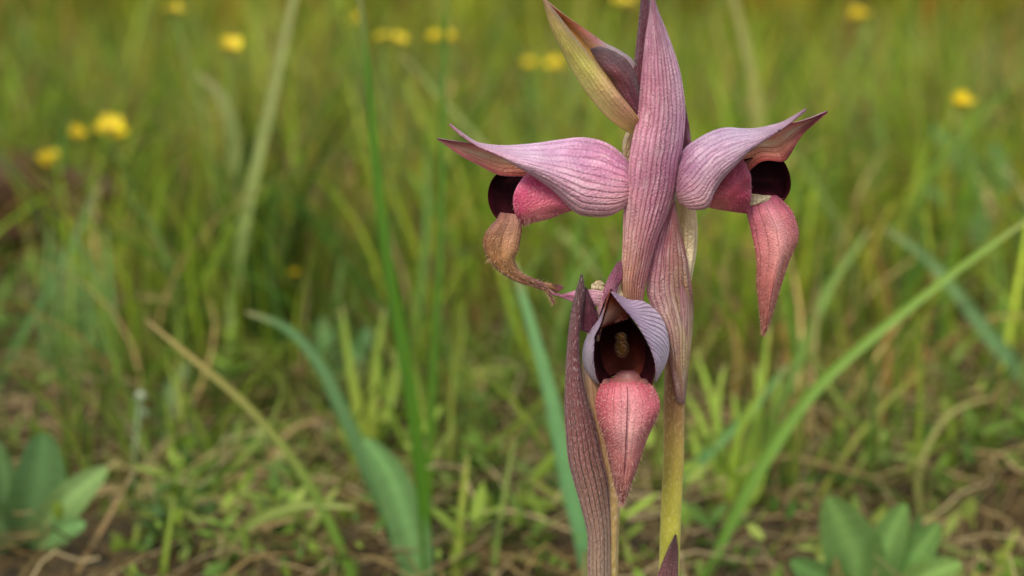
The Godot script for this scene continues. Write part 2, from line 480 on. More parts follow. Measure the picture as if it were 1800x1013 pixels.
	# stem and the bracts that clasp it
	tube(plant, "stem", [1170, 1462, 0, 1172, 1200, 0, 1176, 1013, 0, 1180, 894, 0, 1184, 811, 0, 1185, 713, 0, 1188, 600, 0, 1185, 450, 0, 1164, 300, 0, 1150, 180, -0.05], [0.24, 0.22, 0.2, 0.19, 0.19, 0.19, 0.2, 0.17, 0.12], [stalk], 25, 120)
	var d := sheet(plant, "bract", [1100, 540, 0.42, 1092, 495, 0.45, 1095, 429, 0.5, 1097, 362, 0.5, 1104, 302, 0.5, 1110, 256, 0.5, 1121, 206, 0.45, 1127, 142, 0.4, 1134, 71, 0.35, 1142, 20, 0.3, 1145, -12, 0.3],
		[1128, 542, 0.42, 1136, 495, 0.4, 1154, 424, 0.4, 1174, 375, 0.35, 1187, 337, 0.3, 1195, 284, 0.3, 1201, 249, 0.3, 1204, 199, 0.3, 1201, 160, 0.3, 1193, 117, 0.3, 1177, 68, 0.3, 1158, 22, 0.3, 1146, -12, 0.3],
		{"b": 0.34, "nu": 61, "nv": 150, "veins": 12, "rib": 0.02, "wav": 0.03, "p": 0.45}, [tall, tall])
	tag(d, "tall pink lilac bract standing upright in the middle")
	var e := sheet(plant, "bract", [1140, 330, -0.2, 1112, 170, -0.2, 1116, 107, -0.2, 1121, 53, -0.2, 1126, 5, -0.2, 1130, -40, -0.2], [1170, 330, -0.2, 1166, 170, -0.1, 1152, 90, -0.1, 1147, 30, -0.1, 1142, 2, -0.15, 1131, -40, -0.2], {"b": 0.2, "nv": 70}, [wine, wine])
	tag(e, "dark wine red bract tip behind the tall bract")
	sheet(plant, "bract", [1190, 290, -0.1, 1196, 250, -0.1, 1200, 215, -0.05, 1203, 186, 0], [1212, 290, -0.1, 1215, 252, -0.1, 1211, 222, -0.05, 1204, 186, 0], {"b": 0.08, "nv": 30, "nu": 13}, [plum, plum])
	var g := sheet(plant, "bract", [1190, 707, 0.24, 1180, 650, 0.28, 1164, 580, 0.3, 1147, 545, 0.32, 1137, 505, 0.34, 1148, 440, 0.3, 1168, 390, 0.26, 1182, 356, 0.2], [1204, 709, 0.12, 1210, 650, 0.08, 1213, 620, 0.05, 1218, 580, 0.05, 1219, 540, 0.05, 1213, 495, 0.1, 1207, 450, 0.15, 1195, 404, 0.2, 1185, 356, 0.2],
		{"b": 0.16, "nu": 45, "nv": 120, "veins": 9, "rib": 0.03, "wav": 0.05, "ph": 1.0}, [wrap, wrap])
	tag(g, "streaked pink and olive bract wrapped round the stem")
	sheet(plant, "bract", [1196, 700, 0.16, 1198, 640, 0.2, 1196, 560, 0.26, 1190, 480, 0.28, 1186, 420, 0.22], [1206, 690, 0.1, 1213, 620, 0.08, 1219, 560, 0.06, 1215, 500, 0.12, 1200, 420, 0.2], {"b": 0.06, "nv": 60, "nu": 17, "veins": 4, "rib": 0.02}, [wrap, wrap])
	var low := sheet(plant, "bract", [1135, 1300, 0.25, 1148, 1060, 0.3, 1157, 1008, 0.3, 1172, 970, 0.28, 1187, 940, 0.24], [1200, 1300, 0.2, 1193, 1060, 0.24, 1192, 1005, 0.24, 1192, 965, 0.24, 1188, 940, 0.24], {"b": 0.12, "nv": 70, "veins": 6, "rib": 0.015}, [dusk, dusk])
	tag(low, "dark bract tip low on the stem")
	tube(plant, "ovary", [1204, 350, -0.1, 1210, 380, -0.1, 1211, 420, -0.14, 1206, 470, -0.1, 1196, 560, 0], [0.12, 0.14, 0.14, 0.1, 0.06], [cream], 21, 50, 0.12)
	tube(plant, "ovary", [1105, 345, 0.3, 1120, 350, 0.2, 1150, 400, 0.1, 1176, 470, 0.05], [0.12, 0.14, 0.13, 0.1], [ovary], 17, 30, 0.08)
	tube(plant, "ovary", [1116, 226, -0.05, 1104, 250, -0.05, 1106, 280, -0.1, 1140, 340, -0.1, 1176, 420, -0.05], [0.09, 0.08, 0.09, 0.1, 0.08], [cream], 17, 40, 0.1)

	# the bud at the upper left, its sheath split open
	var f := Node3D.new()
	f.name = "flower_bud"
	plant.add_child(f, true)
	tag(f, "half open bud with a pale yellow sheath, upper left")
	sheet(f, "sheath", [1116, 240, 0.0, 1097, 228, 0.1, 1068, 207, 0.15, 1040, 175, 0.15, 1011, 133, 0.15, 986, 86, 0.15, 966, 41, 0.1, 954, -3, 0], [1128, 218, 0.4, 1121, 206, 0.5, 1100, 178, 0.52, 1082, 156, 0.52, 1047, 110, 0.46, 1004, 57, 0.3, 976, 20, 0.1, 955, -3, 0],
		{"b": 0.26, "nu": 41, "nv": 110, "veins": 7, "rib": 0.015}, [sheath, sheath])
	sheet(f, "sheath", [1140, 160, -0.1, 1119, 113, -0.1, 1093, 91, -0.1, 1061, 74, -0.1, 1025, 49, -0.05, 986, 22, 0, 954, -3, 0], [1125, 215, 0.0, 1100, 185, -0.25, 1075, 150, -0.25, 1045, 112, -0.2, 1010, 67, -0.1, 980, 28, 0, 955, -2, 0],
		{"b": -0.3, "nu": 31, "nv": 90, "veins": 6}, [sheath_in, sheath_in])
	sheet(f, "lip", [1039, 86, 0.12, 1057, 82, 0.15, 1082, 92, 0.2, 1105, 109, 0.24, 1121, 140, 0.24, 1126, 205, 0.2], [1039, 89, 0.14, 1046, 103, 0.24, 1060, 123, 0.34, 1075, 143, 0.36, 1099, 178, 0.36, 1124, 208, 0.34],
		{"b": 0.22, "nu": 31, "nv": 60, "veins": 6}, [bud_lip, bud_lip])

	# the left flower, seen from its side
	var a := Node3D.new()
	a.name = "flower"
	plant.add_child(a, true)
	tag(a, "left flower in profile, brown twisted lip")
	sheet(a, "hood", [1098, 325, 0.25, 1106, 290, 0.2, 1090, 267, 0.15, 1062, 250, 0.1, 1023, 242, 0.1, 980, 246, 0.1, 938, 253, 0.15, 890, 256, 0.2, 842, 250, 0.25, 815, 235, 0.25, 791, 217, 0.2],
		[1098, 330, 0.3, 1105, 350, 0.35, 1097, 365, 0.5, 1069, 380, 0.6, 1023, 378, 0.65, 1004, 367, 0.65, 973, 337, 0.65, 945, 315, 0.6, 922, 299, 0.55, 880, 272, 0.4, 843, 253, 0.27, 815, 238, 0.25, 791, 219, 0.2],
		{"b": 0.55, "nu": 57, "nv": 130, "veins": 11, "rib": 0.018, "wav": 0.04, "p": 0.7}, [lilac, inner])
	sheet(a, "sepal", [1090, 300, 0, 1062, 254, 0, 1023, 246, 0, 980, 250, 0, 900, 259, 0.05, 842, 253, 0.1, 800, 248, -0.1, 769, 244, -0.2],
		[1090, 330, -0.1, 1000, 320, -0.15, 930, 312, -0.15, 880, 308, -0.15, 849, 294, -0.15, 813, 276, -0.18, 788, 258, -0.2, 769, 245, -0.2], {"b": -0.12, "nv": 80, "veins": 7}, [inner, lilac])
	sheet(a, "side_lobe", [960, 300, -0.4, 930, 296, -0.4, 892, 299, -0.42, 870, 310, -0.36, 859, 333, -0.24, 859, 356, -0.12, 867, 376, 0, 878, 389, 0.08],
		[985, 345, -0.3, 960, 350, -0.1, 935, 345, 0, 920, 352, 0.0, 912, 362, 0.05, 912, 374, 0.1, 908, 386, 0.12, 900, 394, 0.12], {"b": -0.3, "nv": 60}, [black, black])
	sheet(a, "side_lobe", [965, 296, 0.3, 930, 304, 0.36, 913, 321, 0.42, 904, 340, 0.46, 902, 355, 0.46, 905, 372, 0.43, 912, 387, 0.36, 919, 394, 0.3],
		[1030, 330, 0.35, 1022, 350, 0.4, 1010, 367, 0.42, 995, 374, 0.4, 975, 381, 0.38, 955, 387, 0.35, 935, 392, 0.32, 921, 395, 0.3], {"b": 0.16, "nv": 60, "nu": 33, "hair": 160, "hl": 0.6, "hc": ["f0b0a8", "e8c0a0"]}, [rose, crimson])
	sheet(a, "lip", [879, 374, 0.02, 873, 386, 0.1, 864, 395, 0.15, 853, 410, 0.2, 849, 430, 0.2, 857, 455, 0.15, 876, 476, 0.1, 902, 492, 0.1, 930, 500, 0.1, 950, 506, 0.1, 961, 513, 0.1, 973, 534, 0.15],
		[914, 378, 0.2, 918, 394, 0.28, 916, 412, 0.25, 911, 440, 0.22, 905, 455, 0.22, 909, 470, 0.2, 919, 481, 0.2, 938, 489, 0.2, 955, 497, 0.15, 963, 503, 0.15, 969, 517, 0.15, 974, 534, 0.15],
		{"b": 0.16, "ridge": -0.07, "nu": 33, "nv": 100, "hair": 420, "hl": 0.8, "hc": ["d8b890", "b98c5c"], "veins": 5}, [brown_lip, brown_lip])
	sheet(a, "lip", [945, 500, 0.13, 965, 508, 0.14, 978, 513, 0.16, 990, 507, 0.2], [946, 493, 0.16, 965, 498, 0.15, 980, 500, 0.17, 991, 504, 0.2], {"b": 0.03, "nu": 9, "nv": 20}, [brown_lip, brown_lip])
	sheet(a, "lip", [960, 510, 0.14, 972, 518, 0.15, 984, 519, 0.18], [962, 505, 0.14, 974, 513, 0.15, 985, 517, 0.18], {"b": 0.02, "nu": 9, "nv": 16}, [pale_pink, brown_lip])

	# the right flower
	var b := Node3D.new()
	b.name = "flower"
	plant.add_child(b, true)
	tag(b, "right flower in profile, long pink hanging lip")
	sheet(b, "hood", [1190, 345, 0.2, 1186, 322, 0.2, 1194, 277, 0.2, 1206, 258, 0.2, 1228, 242, 0.2, 1254, 230, 0.2, 1279, 225, 0.2, 1304, 226, 0.25, 1330, 225, 0.3, 1362, 219, 0.35, 1382, 212, 0.4, 1416, 191, 0.4],
		[1190, 348, 0.25, 1192, 355, 0.4, 1202, 362, 0.55, 1217, 368, 0.7, 1243, 365, 0.8, 1255, 340, 0.8, 1272, 312, 0.75, 1295, 286, 0.7, 1313, 266, 0.65, 1346, 241, 0.5, 1380, 216, 0.42, 1416, 193, 0.4],
		{"b": 0.5, "nu": 57, "nv": 120, "veins": 11, "rib": 0.018, "wav": 0.04, "p": 0.7, "ph": 2.0}, [lilac_far, inner])
	sheet(b, "sepal", [1210, 270, 0, 1254, 234, 0, 1330, 229, 0.1, 1380, 219, 0.2, 1410, 212, 0.2, 1435, 204, 0.2, 1455, 196, 0.2],
		[1215, 330, -0.3, 1290, 320, -0.4, 1340, 285, -0.12, 1376, 284, -0.08, 1388, 272, 0, 1399, 254, 0.05, 1414, 234, 0.1, 1435, 215, 0.15, 1455, 198, 0.2], {"b": -0.25, "nv": 80, "veins": 7}, [inner, lilac_far])
	sheet(b, "side_lobe", [1290, 284, -0.2, 1329, 277, -0.3, 1362, 276, -0.3, 1379, 286, -0.2, 1389, 310, -0.1, 1388, 335, 0, 1376, 356, 0.1],
		[1290, 300, 0.1, 1298, 318, 0.05, 1309, 332, 0.02, 1320, 340, 0.05, 1336, 342, 0.08, 1356, 344, 0.1, 1374, 357, 0.1], {"b": -0.35, "nv": 60}, [black, black])
	sheet(b, "throat", [1320, 342, 0.06, 1319, 352, 0.12, 1318, 362, 0.2], [1354, 343, 0.06, 1356, 346, 0.1, 1350, 352, 0.14], {"b": 0.1, "nu": 17, "nv": 16}, [cream, cream])
	sheet(b, "side_lobe", [1298, 266, 0.4, 1284, 290, 0.5, 1266, 318, 0.55, 1250, 343, 0.55, 1243, 364, 0.55], [1307, 283, 0.45, 1318, 304, 0.52, 1321, 325, 0.52, 1320, 345, 0.5, 1318, 360, 0.46, 1316, 375, 0.4],
		{"b": 0.16, "nv": 60, "nu": 33, "hair": 110, "hl": 0.6, "hc": ["d88a84", "c87a80"]}, [crimson, crimson])
	sheet(b, "lip", [1318, 352, 0.1, 1313, 372, 0.2, 1314, 382, 0.25, 1320, 404, 0.3, 1329, 449, 0.35, 1331, 503, 0.35, 1336, 560, 0.3, 1340, 590, 0.3],
		[1364, 343, 0.1, 1375, 352, 0.1, 1392, 371, 0.1, 1402, 398, 0.1, 1403, 424, 0.1, 1389, 458, 0.15, 1371, 507, 0.2, 1355, 563, 0.28, 1341, 590, 0.3],
		{"b": 0.16, "ridge": 0.12, "nu": 41, "nv": 100, "hair": 620, "hl": 0.62, "hc": ["f0b8a8", "d09a70"], "veins": 5}, [pink_lip, pink_lip])

	# the front flower, its mouth towards the eye
	var c := Node3D.new()
	c.name = "flower"
	plant.add_child(c, true)
	tag(c, "front flower with open dark mouth and salmon lip")
	sheet(c, "hood", [1074, 512, 1.7, 1098, 543, 1.72, 1123, 575, 1.6, 1142, 610, 1.5, 1152, 642, 1.3, 1150, 671, 1.1], [1076, 512, 1.62, 1104, 526, 1.1, 1130, 530, 0.8, 1153, 547, 0.6, 1169, 571, 0.5, 1176, 607, 0.5, 1171, 636, 0.6, 1151, 672, 0.9],
		{"b": 0.2, "nu": 41, "nv": 80}, [slate, black])
	sheet(c, "hood", [1073, 512, 1.62, 1056, 556, 1.1, 1037, 582, 0.7, 1026, 610, 0.6, 1025, 638, 0.6, 1037, 661, 0.8, 1050, 673, 1.0], [1074, 512, 1.7, 1057, 567, 1.6, 1047, 590, 1.5, 1044, 605, 1.45, 1043, 630, 1.3, 1046, 650, 1.2, 1053, 673, 1.1],
		{"b": 0.2, "nu": 33, "nv": 80}, [slate_near, black])
	sheet(c, "hood_tip", [1074, 511, 1.72, 1065, 538, 1.66, 1058, 562, 1.58, 1052, 580, 1.4], [1075, 511, 1.72, 1087, 530, 1.72, 1097, 543, 1.7, 1108, 560, 1.5], {"b": -0.35, "nu": 25, "nv": 40}, [tip_in, tip_in])
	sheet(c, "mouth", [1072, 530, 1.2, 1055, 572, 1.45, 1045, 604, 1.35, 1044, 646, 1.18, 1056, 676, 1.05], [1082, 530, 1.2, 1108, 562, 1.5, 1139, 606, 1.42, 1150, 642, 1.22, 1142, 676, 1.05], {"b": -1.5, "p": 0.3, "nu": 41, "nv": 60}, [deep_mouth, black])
	sheet(c, "side_lobe", [1047, 600, 1.25, 1044, 646, 1.24, 1054, 674, 1.15], [1054, 600, 1.0, 1060, 642, 0.8, 1080, 670, 0.8], {"b": 0.08, "nu": 17, "nv": 40}, [black, black])
	sheet(c, "side_lobe", [1136, 600, 1.0, 1132, 644, 0.8, 1116, 668, 0.8], [1142, 606, 1.35, 1152, 642, 1.28, 1147, 676, 1.15], {"b": 0.08, "nu": 17, "nv": 40}, [black, black])
	var ochre := flesh({"w": 60, "h": 60, "c": ["5a3816", "6a4a1c", "4a2c14"], "seed": 30, "rough": 0.7, "spec": 0.2, "thru": 0.1})
	bead(c, "column", pt(1093, 612, 0.6), Vector3(0.13, 0.18, 0.12), [ochre])
	bead(c, "column", pt(1092, 594, 0.52), Vector3(0.11, 0.1, 0.1), [ochre])
	sheet(c, "throat", [1088, 652, 0.6, 1080, 662, 0.95, 1068, 680, 1.12], [1116, 652, 0.6, 1125, 662, 0.95, 1136, 680, 1.12], {"b": 0.14, "nu": 25, "nv": 20}, [salmon, salmon])
	bead(c, "shoulder", pt(1066, 676, 1.08), Vector3(0.11, 0.1, 0.12), [salmon])
	bead(c, "shoulder", pt(1132, 676, 1.08), Vector3(0.11, 0.1, 0.12), [salmon])
	sheet(c, "lip", [1072, 666, 0.95, 1058, 673, 1.1, 1050, 690, 1.22, 1047, 712, 1.28, 1051, 739, 1.3, 1062, 772, 1.25, 1073, 823, 1.2, 1084, 866, 1.15, 1093, 889, 1.1],
		[1130, 666, 0.95, 1141, 673, 1.1, 1154, 690, 1.2, 1160, 712, 1.25, 1154, 736, 1.25, 1132, 788, 1.2, 1113, 841, 1.2, 1103, 868, 1.15, 1094, 889, 1.1],
		{"b": 0.3, "ridge": -0.05, "nu": 45, "nv": 90, "hair": 520, "hl": 0.7, "hc": ["f0c4b8", "d8a08c"], "veins": 9, "rib": 0.015}, [salmon, salmon])
	tube(c, "midrib", [1103, 680, 1.38, 1103, 712, 1.56, 1101, 760, 1.56, 1098, 820, 1.48, 1094, 880, 1.2], [0.006, 0.009, 0.008, 0.006, 0.002], [crimson], 9, 40)
	var jl := sheet(plant, "bract", [1160, 1430, 0.2, 1100, 1250, 0.45, 1045, 1110, 0.68, 1034, 1013, 0.75, 1033, 943, 0.8, 1022, 894, 0.85, 1007, 841, 0.9, 998, 800, 0.95, 993, 717, 1.0, 995, 637, 0.95, 1002, 561, 0.9, 1011, 517, 0.85, 1022, 482, 0.8],
		[1180, 1430, 0.2, 1140, 1250, 0.4, 1088, 1110, 0.55, 1076, 1013, 0.6, 1075, 959, 0.62, 1073, 894, 0.66, 1068, 844, 0.8, 1058, 801, 0.9, 1044, 739, 1.0, 1029, 690, 1.05, 1020, 637, 1.05, 1018, 588, 1.0, 1024, 545, 0.9, 1028, 512, 0.85, 1023, 482, 0.8],
		{"b": 0.26, "nu": 45, "nv": 160, "veins": 7, "rib": 0.03, "wav": 0.02, "p": 0.35}, [dusk, dusk])
	tag(jl, "dark purple ribbed bract cupping the front flower")
	sheet(plant, "bract", [1020, 580, 0.8, 1024, 540, 0.84, 1029, 505, 0.8], [1056, 590, 0.7, 1048, 545, 0.78, 1031, 506, 0.8], {"b": 0.06, "nu": 15, "nv": 30}, [wine, wine])
	tube(plant, "ovary", [1168, 1420, 0.1, 1110, 1220, 0.4, 1074, 1060, 0.5, 1070, 960, 0.52, 1072, 880, 0.56, 1064, 800, 0.66, 1044, 700, 0.74, 1038, 630, 0.66, 1046, 580, 0.6, 1060, 550, 0.6], [0.1, 0.12, 0.13, 0.13, 0.15, 0.17, 0.18, 0.17, 0.14, 0.1], [ovary], 21, 90, 0.1)
	sheet(plant, "bract", [1048, 556, 0.66, 1053, 532, 0.64, 1065, 500, 0.6, 1083, 464, 0.5, 1092, 458, 0.48], [1078, 550, 0.7, 1080, 530, 0.68, 1087, 505, 0.6, 1095, 482, 0.52, 1095, 459, 0.48], {"b": 0.1, "nu": 21, "nv": 50, "veins": 5, "rib": 0.02}, [plum, plum])
	sheet(plant, "petal", [1064, 512, 0.62, 1037, 510, 0.6, 1001, 514, 0.55, 983, 519, 0.5], [1060, 538, 0.66, 1030, 536, 0.64, 1001, 528, 0.56, 983, 520, 0.5], {"b": 0.06, "nu": 17, "nv": 40, "veins": 4}, [pale_pink, pale_pink])
	sheet(plant, "petal", [1040, 516, 0.45, 1040, 502, 0.45, 1048, 494, 0.45], [1066, 516, 0.45, 1064, 502, 0.45, 1056, 494, 0.45], {"b": 0.05, "nu": 13, "nv": 20}, [cream, cream])
	tube(plant, "ovary", [1086, 490, 0.35, 1086, 515, 0.4, 1084, 545, 0.5], [0.08, 0.12, 0.12], [cream], 15, 20, 0.1)

# ---------------------------------------------------------------- the meadow
func blade_mesh(bend: float, width: float, fold: float, rows := 7) -> ArrayMesh:   # unit length blade, folded along its midrib
	var V := PackedVector3Array()
	var N := PackedVector3Array()
	var C := PackedColorArray()
	var I := PackedInt32Array()
	for j in rows + 1:
		var v := j / float(rows)
		var a := bend * v * v
		var c := Vector3(0, v * cos(a * 0.6), v * sin(a * 0.9))
		var w := width * pow(maxf(1.0 - v, 0.0), 0.55) * (0.55 + 0.9 * minf(v * 2.2, 0.5)) + 0.0006
		for s in 3:
			V.append(c + Vector3((s - 1) * w, 0, -absf(s - 1.0) * w * fold))
			N.append(Vector3((s - 1) * 0.5, sin(a), 1.0).normalized())
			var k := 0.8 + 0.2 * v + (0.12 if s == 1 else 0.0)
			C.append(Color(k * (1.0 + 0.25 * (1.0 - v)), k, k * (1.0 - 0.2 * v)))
		if j < rows:
			for s in 2:
				var b := j * 3 + s
				I.append_array([b, b + 3, b + 1, b + 1, b + 3, b + 4])
	var arr := []
	arr.resize(Mesh.ARRAY_MAX)
	arr[Mesh.ARRAY_VERTEX] = V
	arr[Mesh.ARRAY_NORMAL] = N
	arr[Mesh.ARRAY_COLOR] = C
	arr[Mesh.ARRAY_INDEX] = I
	var m := ArrayMesh.new()
	m.add_surface_from_arrays(Mesh.PRIMITIVE_TRIANGLES, arr)
	return m

func leaflet_mesh(fold: float, wide := 0.22) -> ArrayMesh:                 # unit long oval leaf on a short stalk
	var V := PackedVector3Array()
	var I := PackedInt32Array()
	for j in 7:
		var v := j / 6.0
		var w := wide * pow(sin(PI * clampf(v * 0.92 + 0.06, 0, 1)), 0.7)
		for s in 3: V.append(Vector3((s - 1) * w, v * 0.9, absf(s - 1.0) * w * fold + 0.25 * v * v))
		if j < 6:
			for s in 2:
				var b := j * 3 + s
				I.append_array([b, b + 3, b + 1, b + 1, b + 3, b + 4])
	var st := SurfaceTool.new()
	st.begin(Mesh.PRIMITIVE_TRIANGLES)
	for p in V: st.add_vertex(p)
	for q in I: st.add_index(q)
	st.generate_normals()
	return st.commit()

func sprig_mesh(sd: int) -> ArrayMesh:                        # unit high weed: a bent stem with leaflets in pairs
	var r := RandomNumberGenerator.new()
	r.seed = sd
	var st := SurfaceTool.new()
	st.begin(Mesh.PRIMITIVE_TRIANGLES)
	var lean := Vector3(r.randf_range(-0.4, 0.4), 1.0, r.randf_range(-0.4, 0.4))
	var path := PackedVector3Array([Vector3.ZERO, lean * 0.5, lean + Vector3(r.randf_range(-0.2, 0.2), -0.1, 0.1)])
	st.append_from(solid(tube_grid(path, [1.6, 0.8], 5, 7)), 0, Transform3D())
	var leaf := leaflet_mesh(0.35, 0.13)
	var c := spline(path, 12)
	for k in 11:
		var b := Basis(Vector3.UP, k * 2.4 + r.randf()) * Basis(Vector3.RIGHT, r.randf_range(0.5, 1.3))
		st.append_from(leaf, 0, Transform3D(b * Basis.from_scale(Vector3.ONE * r.randf_range(0.3, 0.65)), c[k + 1]))
	return st.commit()

func twig_mesh(sd: int) -> ArrayMesh:                         # unit long crooked dry stalk
	var r := RandomNumberGenerator.new()
	r.seed = sd
	var path := PackedVector3Array()
	for k in 6: path.append(Vector3(r.randf_range(-0.06, 0.06) * k, k / 5.0, r.randf_range(-0.04, 0.04) * k))
	return solid(tube_grid(path, [0.9, 1.0, 0.8, 0.5], 5, 9))

func scatter(called: String, mesh: Mesh, spots: Array, colors: Array, label: String, category: String, mat: Material) -> void:
	var mm := MultiMesh.new()
	mm.transform_format = MultiMesh.TRANSFORM_3D
	mm.use_colors = true
	mm.mesh = mesh
	mm.instance_count = spots.size()
	for k in spots.size():
		mm.set_instance_transform(k, spots[k])
		mm.set_instance_color(k, colors[k])
	var mi := MultiMeshInstance3D.new()
	mi.name = numbered(called)
	mi.multimesh = mm
	mi.material_override = mat
	tag(mi, label, category, "", "stuff")
	add_child(mi, true)

var patch_noise := FastNoiseLite.new()

func patchy(p: Vector3, k: float) -> float:
	return patch_noise.get_noise_3d(p.x * 100.0, p.z * 100.0, k * 50.0)

func somewhere(near: float, far: float, power: float, side := 0.26) -> Vector3:   # a ground point in a wedge that opens away from the eye
	var d := lerpf(near, far, pow(rng.randf(), power))
	var half := d * tx * 1.3 + side
	var x := rng.randf_range(-half, half)
	var z := eye.z - d
	return Vector3(x, ground_h(x, z), z)

func in_zone(p: Vector3, tall: int) -> bool:                # keeps the view to low plants and the clod from being overgrown
	var d := depth_of(p)
	var x := 900.0 + (p - eye).dot(rgt) / d / tx * 900.0
	for z in [[-60, 215, 0.30, 0.425, 0], [1370, 1700, 0.28, 0.40, 0], [640, 770, 0.30, 0.405, 0], [-100, 100, 0.44, 0.74, 1], [1600, 1860, 0.45, 0.67, 1], [420, 680, 0.40, 0.50, 1], [60, 230, 0.5, 0.61, 1]]:
		if x > z[0] and x < z[1] and d > z[2] and d < z[3] and z[4] <= tall: return rng.randf() < (0.9 if z[3] < 0.43 or x < 110.0 else 0.72)
	return false

func stand(p: Vector3, h: float, lean: float, wide := 1.0) -> Transform3D:
	var turn := Basis(Vector3.UP, rng.randf() * TAU)
	var tilt := Basis(Vector3(1, 0, 0).rotated(Vector3.UP, rng.randf() * TAU), absf(rng.randfn(0.0, lean)))
	return Transform3D(tilt * turn * Basis.from_scale(Vector3(h * wide, h, h)), p - Vector3(0, 0.002, 0))

func grass_blade(label: String, a: Array, width: float, tilt: float, base: String, tip: String, group := "", category := "grass spear", called := "grass_spear", fold := 0.45, o := {}) -> void:
	# a: points (x, y) from the ground up; tilt: metres that the tip is further off than the foot; width in pixels of the view
	var foot := pg(a[0], a[1])
	if o.has("d"): foot = pd(a[0], a[1], o.d)
	var d0 := depth_of(foot)
	var path := PackedVector3Array()
	var n := a.size() / 2
	for k in n: path.append(pd(a[2 * k], a[2 * k + 1], d0 + tilt * k / (n - 1.0)) - foot)
	path[0] = Vector3(0, -0.003, 0) if not o.has("d") else Vector3.ZERO
	var rows := 40
	var c := spline(path, rows)
	var w := width * 0.5 / 506.5 * ty * d0
	var cb := hx(base)
	var ct := hx(tip)
	if not "dry" in called:
		cb = Color(cb.r * 0.9, cb.g * 0.8, cb.b * 0.62)
		ct = Color(ct.r * 0.9, ct.g * 0.8, ct.b * 0.62)
	var V := PackedVector3Array()
	var C := PackedColorArray()
	var I := PackedInt32Array()
	var round_tip: float = o.get("round", 0.0)
	if round_tip > 0.0 and o.has("parent"):
		var tone := rng.randf_range(0.72, 1.2)
		cb = Color(cb.r * tone * rng.randf_range(0.9, 1.15), cb.g * tone, cb.b * tone)
		ct = Color(ct.r * tone * rng.randf_range(0.9, 1.2), ct.g * tone, ct.b * tone)
	var twist: float = o.get("twist", 0.0)
	for j in rows:
		var v := j / (rows - 1.0)
		var t := (c[mini(j + 1, rows - 1)] - c[maxi(j - 1, 0)]).normalized()
		var out := (eye - foot).normalized().rotated(t, twist * v + o.get("turn", 0.0))
		var x := t.cross(out).normalized()
		out = x.cross(t)
		var shape := pow(maxf(1.0 - v, 0.0), 0.42) * (0.62 + 0.38 * smoothstep(0.0, 0.35, v)) if round_tip == 0.0 else pow(maxf(sin(PI * clampf(v * 0.93 + 0.05, 0, 1)), 0.0), 1.0 / round_tip)
		var ww := w * shape + 0.00008
		var col := cb.lerp(ct, pow(v, o.get("fade", 1.0)))
		if round_tip == 0.0 and not "dry" in called: col = col.lerp(Color(0.30, 0.24, 0.10), 0.7 * smoothstep(0.86, 1.0, v))
		for s in 5:
			var q := (s - 2) / 2.0
			V.append(c[j] + x * q * ww + out * (absf(q) * fold * ww))
			var k := 1.0 + ((0.16 if round_tip == 0.0 else 0.55) if s == 2 else 0.0) + rng.randf_range(-0.08, 0.08) + (0.04 * sin(j * 1.7) if round_tip > 0.0 else 0.0)
			C.append(Color(col.r * k, col.g * k, col.b * k))
		if j < rows - 1:
			for s in 4:
				var b := j * 5 + s
				I.append_array([b, b + 5, b + 1, b + 1, b + 5, b + 6])
	var st := SurfaceTool.new()
	st.begin(Mesh.PRIMITIVE_TRIANGLES)
	for k in V.size():
		st.set_color(C[k])
		st.add_vertex(V[k])
	for q in I: st.add_index(q)
	st.generate_normals()
	var parent: Node3D = o.get("parent", self)
	var m := put(st.commit(), called, parent, [blade_mat])
	m.position = foot - (parent.position if parent != self else Vector3.ZERO)
	if parent == self: tag(m, label, category, group)

var blade_mat: StandardMaterial3D
var petal_yellow: StandardMaterial3D
var petal_mesh: ArrayMesh

func stalk_of(parent: Node3D, called: String, pts: PackedVector3Array, r0: float, r1: float, mat: Material) -> void:
	put(solid(tube_grid(pts, [r0, r1], 9, 16)), called, parent, [mat])

func buttercup(label: String, px: float, py: float, d: float, size: float, face: Vector3, cup: float) -> void:
	var head := pd(px, py, d)
	var foot := Vector3(head.x + rng.randf_range(-0.02, 0.02), 0, head.z + rng.randf_range(-0.02, 0.02))
	foot.y = ground_h(foot.x, foot.z)
	var o := thing("yellow_flower", label, "wildflower", foot, "yellow wildflowers in the meadow")
	var h := head - foot
	stalk_of(o, "stem", PackedVector3Array([Vector3(0, -0.003, 0), h * 0.5 + Vector3(0.006, 0, 0), h - face * size * 0.1]), 0.09, 0.05, stem_mat)
	var b := Basis(Quaternion(Vector3.UP, face.normalized()))
	for k in 5:
		var m := put(petal_mesh, "petal", o, [petal_yellow])
		var turn := Basis(Vector3.UP, TAU * (k + rng.randf_range(-0.06, 0.06)) / 5.0) * Basis(Vector3.RIGHT, -cup + rng.randf_range(-0.35, 0.35))
		m.transform = Transform3D(b * turn * Basis.from_scale(Vector3.ONE * size * 0.52 * rng.randf_range(0.8, 1.1)), h)
	var g := []
	for j in 7:
		var row := PackedVector3Array()
		for i in 11:
			var t := PI * j / 6.0
			row.append(h + b * (Vector3(cos(TAU * i / 10.0) * sin(t), -cos(t) * 0.8 + 0.6, sin(TAU * i / 10.0) * sin(t)) * size * 0.15))
		g.append(row)
	put(solid(g), "flower_centre", o, [centre_mat])

var stem_mat: StandardMaterial3D
var centre_mat: StandardMaterial3D

func plain_mat(c: String, rough := 0.6) -> StandardMaterial3D:
	var m := StandardMaterial3D.new()
	m.albedo_color = hx(c).clamp().linear_to_srgb()
	m.roughness = rough
	return m

func rosette(label: String, category: String, at: Vector3, called := "leafy_plant") -> Node3D:
	return thing(called, label, category, at, "broad leaved plants in the meadow")

